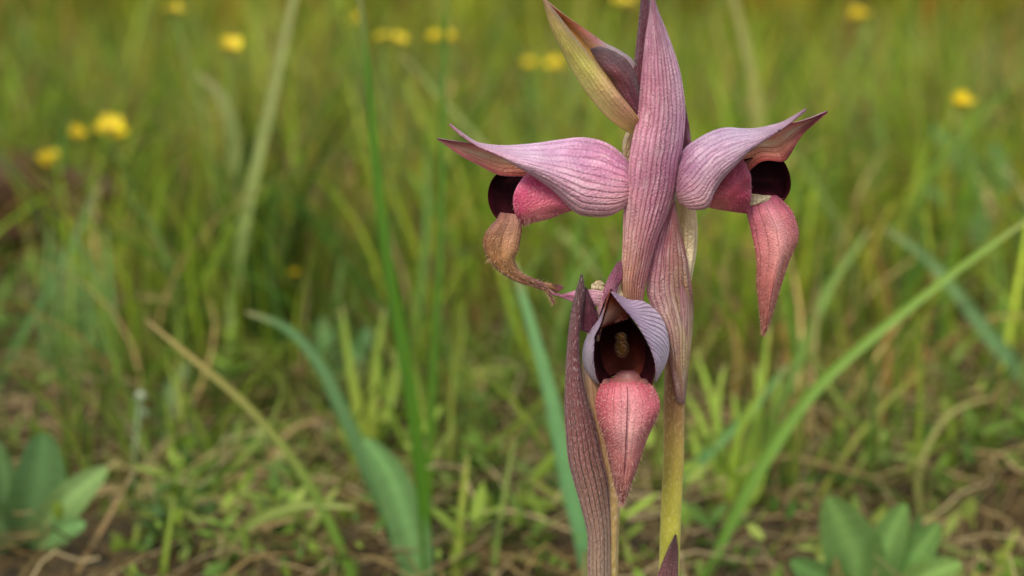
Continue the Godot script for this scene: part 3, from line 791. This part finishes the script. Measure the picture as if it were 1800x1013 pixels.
func noise_tex(freq: float, sd: int, cols: Array, normal := false) -> NoiseTexture2D:
	var f := FastNoiseLite.new()
	f.seed = sd
	f.frequency = freq
	f.fractal_octaves = 5
	var t := NoiseTexture2D.new()
	t.width = 512
	t.height = 512
	t.seamless = true
	t.noise = f
	if cols.size():
		var g := Gradient.new()
		var offs := PackedFloat32Array()
		var cc := PackedColorArray()
		for k in cols.size():
			offs.append(0.15 + 0.7 * k / (cols.size() - 1.0))
			cc.append(Color.html(cols[k]))
		g.offsets = offs
		g.colors = cc
		t.color_ramp = g
	t.as_normal_map = normal
	return t

func meadow() -> void:
	patch_noise.seed = 12
	patch_noise.frequency = 0.06
	blade_mat = leafy(Color.WHITE, 0.42, 0.45)
	stem_mat = plain_mat("6f8a3a")
	centre_mat = plain_mat("b8941c")
	petal_yellow = plain_mat("dcc604", 0.5)
	petal_yellow.backlight_enabled = true
	petal_yellow.backlight = Color(0.6, 0.6, 0.6)

	# ground: one sheet, finely rolling near the plants
	var soil := StandardMaterial3D.new()
	soil.albedo_texture = noise_tex(0.02, 21, ["261d0e", "453517", "584625", "3d3016", "62502c", "342910"])
	soil.uv1_triplanar = true
	soil.uv1_world_triplanar = true
	soil.uv1_scale = Vector3(5, 5, 5)
	soil.heightmap_enabled = true
	soil.heightmap_texture = noise_tex(0.05, 22, [])
	soil.heightmap_scale = 0.4
	soil.roughness = 0.95
	var st := SurfaceTool.new()
	st.begin(Mesh.PRIMITIVE_TRIANGLES)
	var xs := []
	for k in 161: xs.append(signf(k - 80.0) * (0.008 * absf(k - 80.0) + 80.0 * pow(absf(k - 80.0) / 80.0, 9.0)))
	for j in 161:
		for i in 161:
			var x: float = xs[i]
			var z: float = xs[j] - 0.3
			var far := smoothstep(2.0, 12.0, Vector2(x, z).length())
			st.add_vertex(Vector3(x, lerpf(ground_h(x, z), 0.0, far) + 0.002 * sin(x * 310.0) * cos(z * 270.0) * (1.0 - far), z))
	for j in 160:
		for i in 160:
			var a := j * 161 + i
			for q in [a, a + 1, a + 161, a + 1, a + 162, a + 161]: st.add_index(q)
	st.generate_normals()
	tag(put(st.commit(), "ground", self, [soil]), "brown crumbly soil of the meadow under the grass", "ground", "", "structure")

	# dry litter on the soil
	var straw_mat := leafy(Color.WHITE, 0.7, 0.1)
	var spots := []
	var cols := []
	var tans := hexes(["96804e", "b8a070", "6e5a36", "c4b080", "544224", "9c8856"])
	for v in 3:
		spots = []
		cols = []
		for k in 4200:
			var p := somewhere(0.27, 1.3, 1.3)
			if in_zone(p, 0): continue
			var len := rng.randf_range(0.012, 0.07)
			var wd := rng.randf_range(0.018, 0.05)
			var b := Basis(Vector3.UP, rng.randf() * TAU) * Basis(Vector3.RIGHT, PI / 2 - rng.randf_range(-0.1, 0.3)) * Basis.from_scale(Vector3(wd, len, wd))
			spots.append(Transform3D(b, p + Vector3(0, rng.randf_range(0.0, 0.010), 0)))
			cols.append(tans[rng.randi() % 6] * rng.randf_range(0.45, 1.0))
		scatter("dry_litter", twig_mesh(50 + v), spots, cols, ["pale dry stalks strewn over the soil", "crooked brown straw lying between the plants", "thin broken grass stalks littering the ground"][v], "straw", straw_mat)

	# small leaves near the ground
	var gmat := leafy(Color(1.08, 1.08, 1.0), 0.5, 0.4)
	var greens := hexes(["6c8832", "58762e", "7e9438", "74883e", "8c9a48", "4a682a"])
	for v in 2:
		spots = []
		cols = []
		for k in 5600:
			var p := somewhere(0.33, 1.3, 1.3)
			if patchy(p, 3.0) < rng.randf_range(-0.35, 0.25) or in_zone(p, 0): continue
			var t := stand(p + Vector3(0, rng.randf_range(0.002, 0.028) * rng.randf(), 0), rng.randf_range(0.003, 0.009), 1.0)
			spots.append(t)
			cols.append(greens[rng.randi() % 6] * rng.randf_range(0.8, 1.15))
		scatter("ground_cover", leaflet_mesh(0.3 + 0.3 * v), spots, cols, ["small oval green leaves of low weeds covering the soil", "tiny folded green leaflets close to the ground"][v], "ground cover", gmat)

	for v in 3:
		spots = []
		cols = []
		for k in 1050:
			var p := somewhere(0.36, 1.2, 1.4)
			if patchy(p, 15.0 + v) < rng.randf_range(-0.3, 0.25) or in_zone(p, 0): continue
			spots.append(stand(p, rng.randf_range(0.008, 0.026), 0.5))
			cols.append(greens[rng.randi() % 6] * rng.randf_range(0.6, 1.1))
		scatter("low_weeds", sprig_mesh(70 + v), spots, cols, ["bushy little weeds with leaves round the stem", "leaning small leafy weeds among the litter", "low sprigs of green weed on the meadow soil"][v], "weeds", gmat)

	# grass: green, olive and straw-coloured blades
	var kinds := [
		{"c": ["7c982a", "8aa634", "6e8e28", "9aae40"], "n": 8000, "bend": 0.35, "w": 0.016, "h": [0.04, 0.11], "near": 0.5, "far": 2.2, "pow": 1.35, "k": 0.0, "t": -0.1, "label": "upright fresh green grass blades of the meadow"},
		{"c": ["949a30", "a29e3a", "868c2c", "aca64c"], "n": 6800, "bend": 0.9, "w": 0.013, "h": [0.04, 0.11], "near": 0.55, "far": 2.4, "pow": 1.2, "k": 1.0, "t": -0.15, "label": "arching olive yellow grass blades of the meadow"},
		{"c": ["5a8038", "658a40", "507830", "769450"], "n": 2700, "bend": 0.5, "w": 0.022, "h": [0.04, 0.12], "near": 0.5, "far": 1.8, "pow": 1.4, "k": 2.0, "t": 0.05, "label": "broader bluish green blades between the grass"},
		{"c": ["b09c6a", "9c8854", "c0b080", "967848"], "n": 5600, "bend": 1.3, "w": 0.011, "h": [0.04, 0.12], "near": 0.45, "far": 2.2, "pow": 1.2, "k": 4.0, "t": -0.1, "label": "dry straw coloured grass bent among the green"},
	]
	var turf := leafy(Color(1.04, 1.02, 0.95), 0.45, 0.55)
	for q in kinds:
		var cc := hexes(q.c)
		spots = []
		cols = []
		for k in int(q.n):
			var p := somewhere(q.near, q.far, q.pow)
			if patchy(p, q.k) < q.t + rng.randf_range(-0.25, 0.25) or in_zone(p, 1): continue
			spots.append(stand(p, rng.randf_range(q.h[0], q.h[1]), 0.36, 0.7 + 0.5 * rng.randf()))
			cols.append(cc[rng.randi() % 4] * rng.randf_range(0.75, 1.15) * (1.05 + 1.0 * patchy(p, 11.0)))
		scatter("meadow_grass", blade_mesh(q.bend, q.w, 0.5), spots, cols, q.label, "grass", turf)
	spots = []
	cols = []
	var far_cols := hexes(["6e7a20", "8c6e34", "86922a", "96922e", "a89a50", "8a9c2c"])
	for k in 11500:
		var p := somewhere(1.6, 9.0, 1.7, 0.6)
		spots.append(stand(p, rng.randf_range(0.08, 0.20), 0.3, 1.6))
		cols.append(far_cols[clampi(int(3.0 + 7.0 * patchy(p * 0.5, 12.0) + rng.randf_range(-1.5, 1.5)), 0, 5)] * rng.randf_range(0.7, 1.2) * (1.05 + 1.4 * patchy(p, 13.0)))
	scatter("far_grass", blade_mesh(0.7, 0.02, 0.5, 4), spots, cols, "far blurred olive grass at the back of the meadow", "grass", turf)
	spots = []
	cols = []
	for k in 20000:
		var p := somewhere(0.42, 1.7, 1.2)
		if patchy(p, 7.0) < rng.randf_range(-0.3, 0.2): continue
		spots.append(stand(p, rng.randf_range(0.015, 0.04), 0.5, 1.0))
		cols.append(greens[rng.randi() % 5] * rng.randf_range(0.8, 1.2))
	scatter("short_grass", blade_mesh(0.8, 0.035, 0.4, 5), spots, cols, "short green sprouts between the taller grass", "grass", turf)

	spots = []
	cols = []
	for k in 6400:                                        # thin single blades, thicker to the right
		var p := somewhere(0.40, 1.0, 1.3)
		if patchy(p, 9.0) + 0.5 * p.x < rng.randf_range(-0.35, 0.3) or in_zone(p, 1): continue
		spots.append(stand(p, rng.randf_range(0.015, 0.075), 0.5, 0.8))
		cols.append(greens[rng.randi() % 6] * rng.randf_range(0.9, 1.25))
	scatter("meadow_grass", blade_mesh(0.6, 0.02, 0.5), spots, cols, "thin scattered green blades rising near the orchid", "grass", turf)

	# blades that stand out
	var gp := "single grass blades round the orchid"
	grass_blade("tall pale grey green blade left of the middle, reaching past the top edge", [396, 690, 403, 590, 412, 500, 428, 400, 450, 290, 482, 150, 522, -30, 560, -160], 24, 0.02, "7fa058", "9aa070", gp)
	grass_blade("dark green upright stalk, the sharper of the two beside the left flower", [758, 1060, 738, 820, 708, 610, 678, 440, 657, 250, 648, 140, 630, -30], 27, -0.01, "43701e", "507c28", gp)
	grass_blade("thin blurred green stalk just left of the brown twisted lip", [752, 960, 756, 760, 766, 560, 775, 400, 778, 220, 784, 20, 790, -80], 17, 0.03, "4c781e", "4c7024", gp)
	grass_blade("green blade with a dry tan tip leaning left in the lower left", [650, 1080, 575, 910, 512, 805, 432, 712, 340, 632, 254, 561], 19, 0.0, "56842e", "a8996a", gp, "grass spear", "grass_spear", 0.4, {"fade": 1.6})
	grass_blade("dark blue green arching leaf left of the broad oval leaf", [726, 1040, 690, 930, 645, 820, 600, 720, 560, 640, 505, 578, 430, 548], 34, 0.03, "4a6e40", "547e54", gp)
	grass_blade("broad oval blue green leaf with a pale edge near the bottom", [742, 1060, 728, 970, 706, 890, 678, 822, 640, 772], 68, 0.0, "5a8052", "64905c", "", "leaf", "oval_leaf", 0.25, {"round": 1.5})
	grass_blade("long bluish blade slanting at the far left edge", [-20, 700, 20, 620, 60, 550, 105, 470, 150, 375, 172, 322], 19, 0.0, "5c8a4c", "76986a", gp)
	grass_blade("broad green blade crossing the right side from bottom to the right edge", [1215, 1060, 1290, 910, 1352, 800, 1420, 702, 1500, 622, 1600, 540, 1700, 462, 1830, 370], 25, 0.0, "5a8638", "82a650", gp, "grass spear", "grass_spear", 0.35)
	grass_blade("blurred green blade leaning right above the long crossing blade", [1345, 820, 1378, 700, 1418, 600, 1462, 500, 1530, 402], 26, 0.02, "5d8a34", "7c9a56", gp)
	grass_blade("blue green blade leaning right just behind the orchid stem", [1178, 900, 1205, 842, 1258, 785, 1320, 722, 1385, 640], 24, 0.0, "5a8a58", "6c9a5c", gp)
	grass_blade("long pale straight stalk passing behind the left hood", [1085, 540, 1060, 492, 1010, 430, 960, 386, 830, 232, 700, 90], 17, 0.10, "8f9c66", "7c9050", gp, "grass spear", "grass_spear", 0.4, {"d": 0.52})
	grass_blade("wide teal green blade standing behind the dark bract", [1045, 1060, 1022, 940, 1000, 850, 974, 720, 945, 610, 915, 505, 905, 460], 36, 0.01, "5a8f62", "70a070", gp)
	grass_blade("thin green stem left of the dark bract at the bottom", [862, 1050, 872, 960, 888, 860, 905, 765], 13, 0.0, "6a8c44", "86985a", gp)
	grass_blade("short light green upright blade between two stems at the bottom", [800, 1050, 806, 950, 814, 870, 822, 800], 19, 0.0, "7c9a3c", "98a854", gp)
	grass_blade("pale arching stalk bowing to the right in the lower right", [1626, 918, 1614, 850, 1636, 775, 1680, 720, 1748, 698], 13, 0.0, "8a9c5c", "a3a26e", gp)
	grass_blade("teal blade slanting down to the right edge behind the crossing blade", [1850, 730, 1790, 650, 1740, 590, 1680, 512, 1625, 450, 1555, 400], 32, 0.02, "5c8a64", "789a6c", gp)
	grass_blade("faint pale upright blade at the top right of the orchid", [1352, 420, 1338, 260, 1322, 130, 1296, 20, 1275, -60], 24, 0.0, "8a9450", "9a9c68", gp, "grass spear", "grass_spear", 0.4, {"d": 0.66})
	grass_blade("faint grey green bent leaf at the upper left", [412, 420, 412, 300, 405, 210, 380, 160, 345, 128], 30, 0.0, "7f8c52", "8a946a", gp, "grass spear", "grass_spear", 0.3, {"d": 0.66})
	grass_blade("pale flat blade lying leftwards above the tan tipped blade", [470, 640, 440, 600, 390, 560, 310, 528, 215, 520], 20, -0.02, "7f8f50", "a09c6a", gp)
	grass_blade("pale green curved leaf low in the left, arching to the right", [385, 1000, 412, 950, 455, 912, 530, 888, 625, 892], 22, -0.01, "6c8a44", "8ea060", gp)
	grass_blade("light green thin blade leaning left below the teal blade", [1030, 950, 1000, 890, 962, 862, 925, 840], 16, -0.01, "80984c", "96a45a", gp)
	grass_blade("thin light green blade at the lower left corner", [280, 1030, 292, 960, 305, 880], 13, 0.0, "7a9a3c", "8ea850", gp)
	grass_blade("small light green blade in the lower right corner", [1740, 1040, 1762, 985, 1790, 930], 20, 0.0, "7f9a40", "94a854", gp)
	grass_blade("far straight green blade rising to the right edge", [1560, 420, 1640, 300, 1720, 210, 1830, 100], 22, 0.1, "6b8a30", "6d8430", gp, "grass spear", "grass_spear", 0.4, {"d": 0.62})

	var tuft := thing("grass_tuft", "light green grass tuft just right of the orchid stem", "grass tuft", pg(1278, 915))
	for a in [[1276, 915, 1258, 830, 1236, 750, 1205, 690], [1280, 915, 1272, 800, 1250, 700, 1222, 615], [1284, 915, 1288, 820, 1306, 745, 1345, 680], [1288, 915, 1312, 800, 1338, 690, 1352, 570], [1282, 915, 1290, 850, 1296, 770, 1290, 690], [1286, 915, 1330, 860, 1352, 760, 1372, 660], [1274, 915, 1240, 860, 1224, 790, 1214, 740], [1290, 915, 1320, 830, 1334, 740, 1330, 640], [1279, 915, 1262, 790, 1262, 700, 1276, 640]]:
		grass_blade("", a, 19, rng.randf_range(-0.01, 0.03), "7f9f3a", "8fb04c", "", "", "blade", 0.4, {"parent": tuft})
	var tuft2 := thing("grass_tuft", "bluish green upright grass tuft at the left edge", "grass tuft", pg(120, 690))
	for k in 7:
		var x := 70.0 + k * 21.0
		grass_blade("", [x, 690, x + 4, 600, x + 8 - k * 2, 500, x + 18 - k * 5, 400 + (k % 3) * 26], 15, 0.01, "557f44", "6f9a5c", "", "", "blade", 0.4, {"parent": tuft2})
	var tuft3 := thing("grass_tuft", "yellow green grass tuft left of the dark green stalk", "grass tuft", pg(640, 860))
	for a in [[640, 860, 632, 740, 614, 640, 600, 540], [646, 860, 652, 740, 660, 640, 676, 540], [636, 860, 622, 800, 600, 740, 590, 690], [648, 860, 668, 760, 690, 690, 700, 610]]:
		grass_blade("", a, 22, 0.01, "8f9f3c", "7fa048", "", "", "blade", 0.35, {"parent": tuft3})

	# broad leaved plants
	var r1 := rosette("grey green rosette of broad leaves in the lower left corner", "leafy plant", pg(45, 955))
	for a in [[48, 955, 60, 900, 70, 840, 76, 762, 92, 1.7], [40, 955, 22, 900, 8, 840, -6, 775, 46, 1.4], [52, 955, 90, 915, 130, 870, 188, 822, 62, 1.4], [56, 958, 92, 945, 118, 930, 150, 920, 44, 1.4], [34, 958, 0, 930, -40, 890, -70, 860, 60, 1.5]]:
		grass_blade("", a.slice(0, 8), a[8], -0.03, "86b47c", "7aa870", "", "", "leaf", 0.22, {"parent": r1, "round": a[9]})
	var r2 := rosette("large pointed green leaves in the lower right, with a pale midrib", "leafy plant", pg(1525, 1060))
	for a in [[1522, 1060, 1506, 990, 1482, 930, 1455, 874, 100, 1.4], [1530, 1060, 1545, 1000, 1566, 940, 1592, 886, 66, 1.4], [1535, 1060, 1580, 1010, 1618, 965, 1650, 920, 60, 1.4], [1515, 1062, 1470, 1030, 1430, 1010, 1390, 985, 60, 1.4], [1540, 1064, 1590, 1040, 1640, 1010, 1690, 990, 60, 1.4]]:
		grass_blade("", a.slice(0, 8), a[8], -0.028, "86b874", "7aac66", "", "", "leaf", 0.25, {"parent": r2, "round": a[9]})
	var r3 := rosette("blurred teal leaved plant at the right edge under the yellow flower", "leafy plant", pg(1790, 500))
	for a in [[1795, 500, 1770, 400, 1710, 300, 1640, 222, 60, 1.3], [1792, 500, 1786, 400, 1768, 320, 1748, 250, 50, 1.3], [1790, 500, 1740, 420, 1690, 370, 1630, 330, 50, 1.3], [1798, 500, 1815, 420, 1830, 330, 1850, 270, 50, 1.3]]:
		grass_blade("", a.slice(0, 8), a[8], 0.01, "5a8a50", "609060", "", "", "leaf", 0.25, {"parent": r3, "round": a[9]})
	var r4 := rosette("blue green leaves behind the arching leaf, left of the grass stalks", "leafy plant", pg(590, 730))
	for a in [[590, 730, 580, 680, 572, 620, 566, 560, 50, 1.4], [594, 730, 610, 680, 628, 620, 650, 570, 46, 1.4], [586, 730, 550, 700, 500, 690, 440, 700, 50, 1.4], [588, 730, 540, 720, 480, 730, 420, 760, 46, 1.4]]:
		grass_blade("", a.slice(0, 8), a[8], 0.01, "547f50", "608a58", "", "", "leaf", 0.25, {"parent": r4, "round": a[9]})

	var r5 := rosette("loose grey green leaves beside the small white bud", "leafy plant", pg(300, 800))
	for a in [[300, 800, 290, 740, 300, 690, 330, 640, 40, 1.3], [305, 800, 330, 780, 350, 760, 340, 755, 44, 1.5], [296, 800, 260, 780, 230, 760, 200, 755, 36, 1.4], [302, 802, 360, 790, 400, 780, 440, 790, 36, 1.4]]:
		grass_blade("", a.slice(0, 8), a[8], 0.01, "6a8a58", "72906a", "", "", "leaf", 0.25, {"parent": r5, "round": a[9]})

	# dry stalks
	for a in [["curled tan dry stalk in the lower left, hooked at its end", [395, 905, 398, 850, 440, 832, 480, 800, 500, 765, 530, 745, 568, 740], 12], ["pale straw lying along the bottom edge left of the orchid", [770, 1004, 850, 1000, 930, 1003, 1010, 1010], 17],
		["thin brown stalk lying left of the dark bract", [770, 838, 830, 832, 900, 836, 930, 842], 9], ["long tan stalk slanting up towards the small white bud", [120, 1010, 160, 960, 200, 890, 232, 830], 11],
		["brown straw lying across the lower left soil", [300, 965, 400, 945, 500, 915, 560, 900], 11], ["tan straw behind the right lip, bent in a hook", [1245, 560, 1240, 520, 1265, 495, 1300, 486, 1340, 492], 14], ["pale dry straw in the lower right corner", [1560, 925, 1650, 915, 1740, 930, 1810, 960], 12]]:
		grass_blade(a[0], a[1], a[2], 0.0, "8f7750", "a68c64", "dry stalks lying in the meadow", "dry stalk", "dry_stalk", 0.7)

	# flowers
	var pg_ := []
	for j in 9:
		var v := j / 8.0
		var w := 0.5 * pow(sin(PI * clampf(v * 0.8 + 0.05, 0, 1)), 0.8)
		var row := PackedVector3Array()
		for i in 9:
			var u := i / 4.0 - 1.0
			row.append(Vector3(u * w, 0.12 * u * u + 0.1 * v * v - 0.05 * sin(v * PI), v * (1.0 - 0.1 * u * u)))
		pg_.append(row)
	petal_mesh = skin(pg_, 0.05)
	var up := Vector3(0, 1, 0.1)
	for f in [["highest yellow flower at the upper left", 305, 22, 0.78, 0.014, 0.5], ["yellow flower left of the tall pale blade", 403, 85, 0.70, 0.014, 0.6], ["largest yellow flower at the left, right one of three", 193, 230, 0.62, 0.0145, 0.4], ["yellow flower at the left, middle one of three", 136, 243, 0.63, 0.013, 0.9],
		["lowest yellow flower at the left edge above the brown clod", 86, 291, 0.62, 0.0135, 0.9], ["left one of two yellow flowers close together, above the dark stalk", 674, 72, 0.78, 0.0115, 0.6], ["right one of two yellow flowers close together, above the dark stalk", 701, 73, 0.80, 0.0115, 0.6], ["left one of the two yellow flowers above the left hood", 766, 70, 0.80, 0.0115, 0.7], ["right one of the two yellow flowers above the left hood", 791, 72, 0.82, 0.0115, 0.6],
		["faint far yellow flower above the pale stalk", 632, 38, 0.95, 0.012, 0.6], ["yellow flower at the top edge beside the bud", 1094, 10, 0.85, 0.02, 0.6], ["far yellow flower just left of the bud, the right one", 978, 120, 1.0, 0.017, 0.6], ["far yellow flower just left of the bud, the left one", 930, 119, 1.05, 0.015, 0.6], ["pale yellow flower at the top right", 1510, 36, 0.95, 0.019, 0.6], ["bright yellow flower near the right edge", 1688, 191, 0.66, 0.0165, 0.8],
		["small low yellow flower in the grass left of the dark stalk", 512, 486, 0.58, 0.007, 0.9]]:
		buttercup(f[0], f[1], f[2], f[3] * (0.84 if f[3] > 0.65 else 1.0), f[4] * (0.84 if f[3] > 0.65 else 1.0), (up + Vector3(rng.randf_range(-0.4, 0.4), 0, rng.randf_range(0.0, 0.5))).normalized(), f[5])

	# white bud on a pale stalk
	var bud := thing("white_bud", "small round white bud on a pale stalk at the lower left", "wildflower", pg(225, 900))
	var hb := pd(246, 697, depth_of(pg(225, 900)) + 0.01) - bud.position
	stalk_of(bud, "stem", PackedVector3Array([Vector3(0, -0.003, 0), hb * Vector3(0.6, 0.5, 0.5), hb]), 0.06, 0.05, plain_mat("7f9468"))
	bead(bud, "flower_head", hb, Vector3(0.16, 0.15, 0.16), [plain_mat("a9b092")])
	bead(bud, "bud_leaf", hb - Vector3(-0.001, 0.006, 0), Vector3(0.1, 0.16, 0.1), [plain_mat("94a67a")])

	# brown clod of earth at the left edge
	var clod := []
	for j in 25:
		var row := PackedVector3Array()
		for i in 41:
			var a := TAU * (i % 40) / 40.0
			var t := PI * j / 24.0
			var n := Vector3(cos(a) * sin(t), cos(t), sin(a) * sin(t))
			var bump := 1.0 + 0.5 * patch_noise.get_noise_3dv(n * 16.0) + 0.3 * patch_noise.get_noise_3dv(n * 45.0)
			row.append(n * bump * Vector3(0.055, 0.024, 0.035))
		clod.append(row)
	var earth := StandardMaterial3D.new()
	earth.albedo_texture = noise_tex(0.03, 31, ["342012", "4e341c", "5e4026", "402a18"])
	earth.uv1_triplanar = true
	earth.uv1_scale = Vector3(9, 9, 9)
	earth.roughness = 0.9
	var cl := put(solid(clod), "earth_clod", self, [earth])
	cl.position = pd(-10, 350, 0.74)
	tag(cl, "reddish brown clod of earth at the left edge", "clod")

# ---------------------------------------------------------------- all of it
func _ready() -> void:
	rng.seed = 4711
	ty = tan(deg_to_rad(FOV) / 2.0)
	tx = ty * 1800.0 / 1013.0
	var p := deg_to_rad(PITCH)
	fwd = Vector3(0, -sin(p), -cos(p))
	rgt = Vector3.RIGHT
	upv = Vector3(0, cos(p), -sin(p))
	eye = Vector3(0, LOOK_Y, 0) - fwd * DIST

	var attr := CameraAttributesPhysical.new()
	attr.frustum_focal_length = LENS
	attr.frustum_focus_distance = 0.2465
	attr.frustum_near = 0.01
	attr.frustum_far = 200.0
	attr.exposure_aperture = 13.2
	var cam := Camera3D.new()
	cam.name = "camera"
	cam.position = eye
	cam.rotation = Vector3(-p, 0, 0)
	cam.keep_aspect = Camera3D.KEEP_HEIGHT
	cam.near = 0.01
	cam.far = 200.0
	cam.attributes = attr
	cam.fov = FOV
	add_child(cam)

	var sky := ProceduralSkyMaterial.new()
	sky.sky_top_color = Color(0.84, 0.87, 0.93)
	sky.sky_horizon_color = Color(0.86, 0.88, 0.90)
	sky.sky_curve = 0.2
	sky.ground_bottom_color = Color(0.16, 0.16, 0.10)
	sky.ground_horizon_color = Color(0.5, 0.52, 0.5)
	sky.sky_energy_multiplier = 1.0
	var env := Environment.new()
	env.background_mode = Environment.BG_SKY
	env.sky = Sky.new()
	env.sky.sky_material = sky
	env.tonemap_mode = Environment.TONE_MAPPER_LINEAR
	env.tonemap_exposure = 1.45
	env.sdfgi_enabled = true
	env.ssao_enabled = true
	env.ssil_enabled = true
	var we := WorldEnvironment.new()
	we.name = "environment"
	we.environment = env
	add_child(we)
	var sun := DirectionalLight3D.new()
	sun.name = "sun"
	sun.light_energy = 0.6
	sun.light_color = Color(1.0, 0.96, 0.9)
	sun.light_angular_distance = 16.0
	sun.shadow_enabled = true
	sun.rotation_degrees = Vector3(-52, -28, 0)
	add_child(sun)

	n_soft = noise_bytes(0.012, FastNoiseLite.TYPE_SIMPLEX_SMOOTH, 4, 3)
	n_cell = noise_bytes(0.11, FastNoiseLite.TYPE_CELLULAR, 1, 5)
	n_fine = noise_bytes(0.16, FastNoiseLite.TYPE_SIMPLEX_SMOOTH, 2, 9)
	meadow()
	orchid()
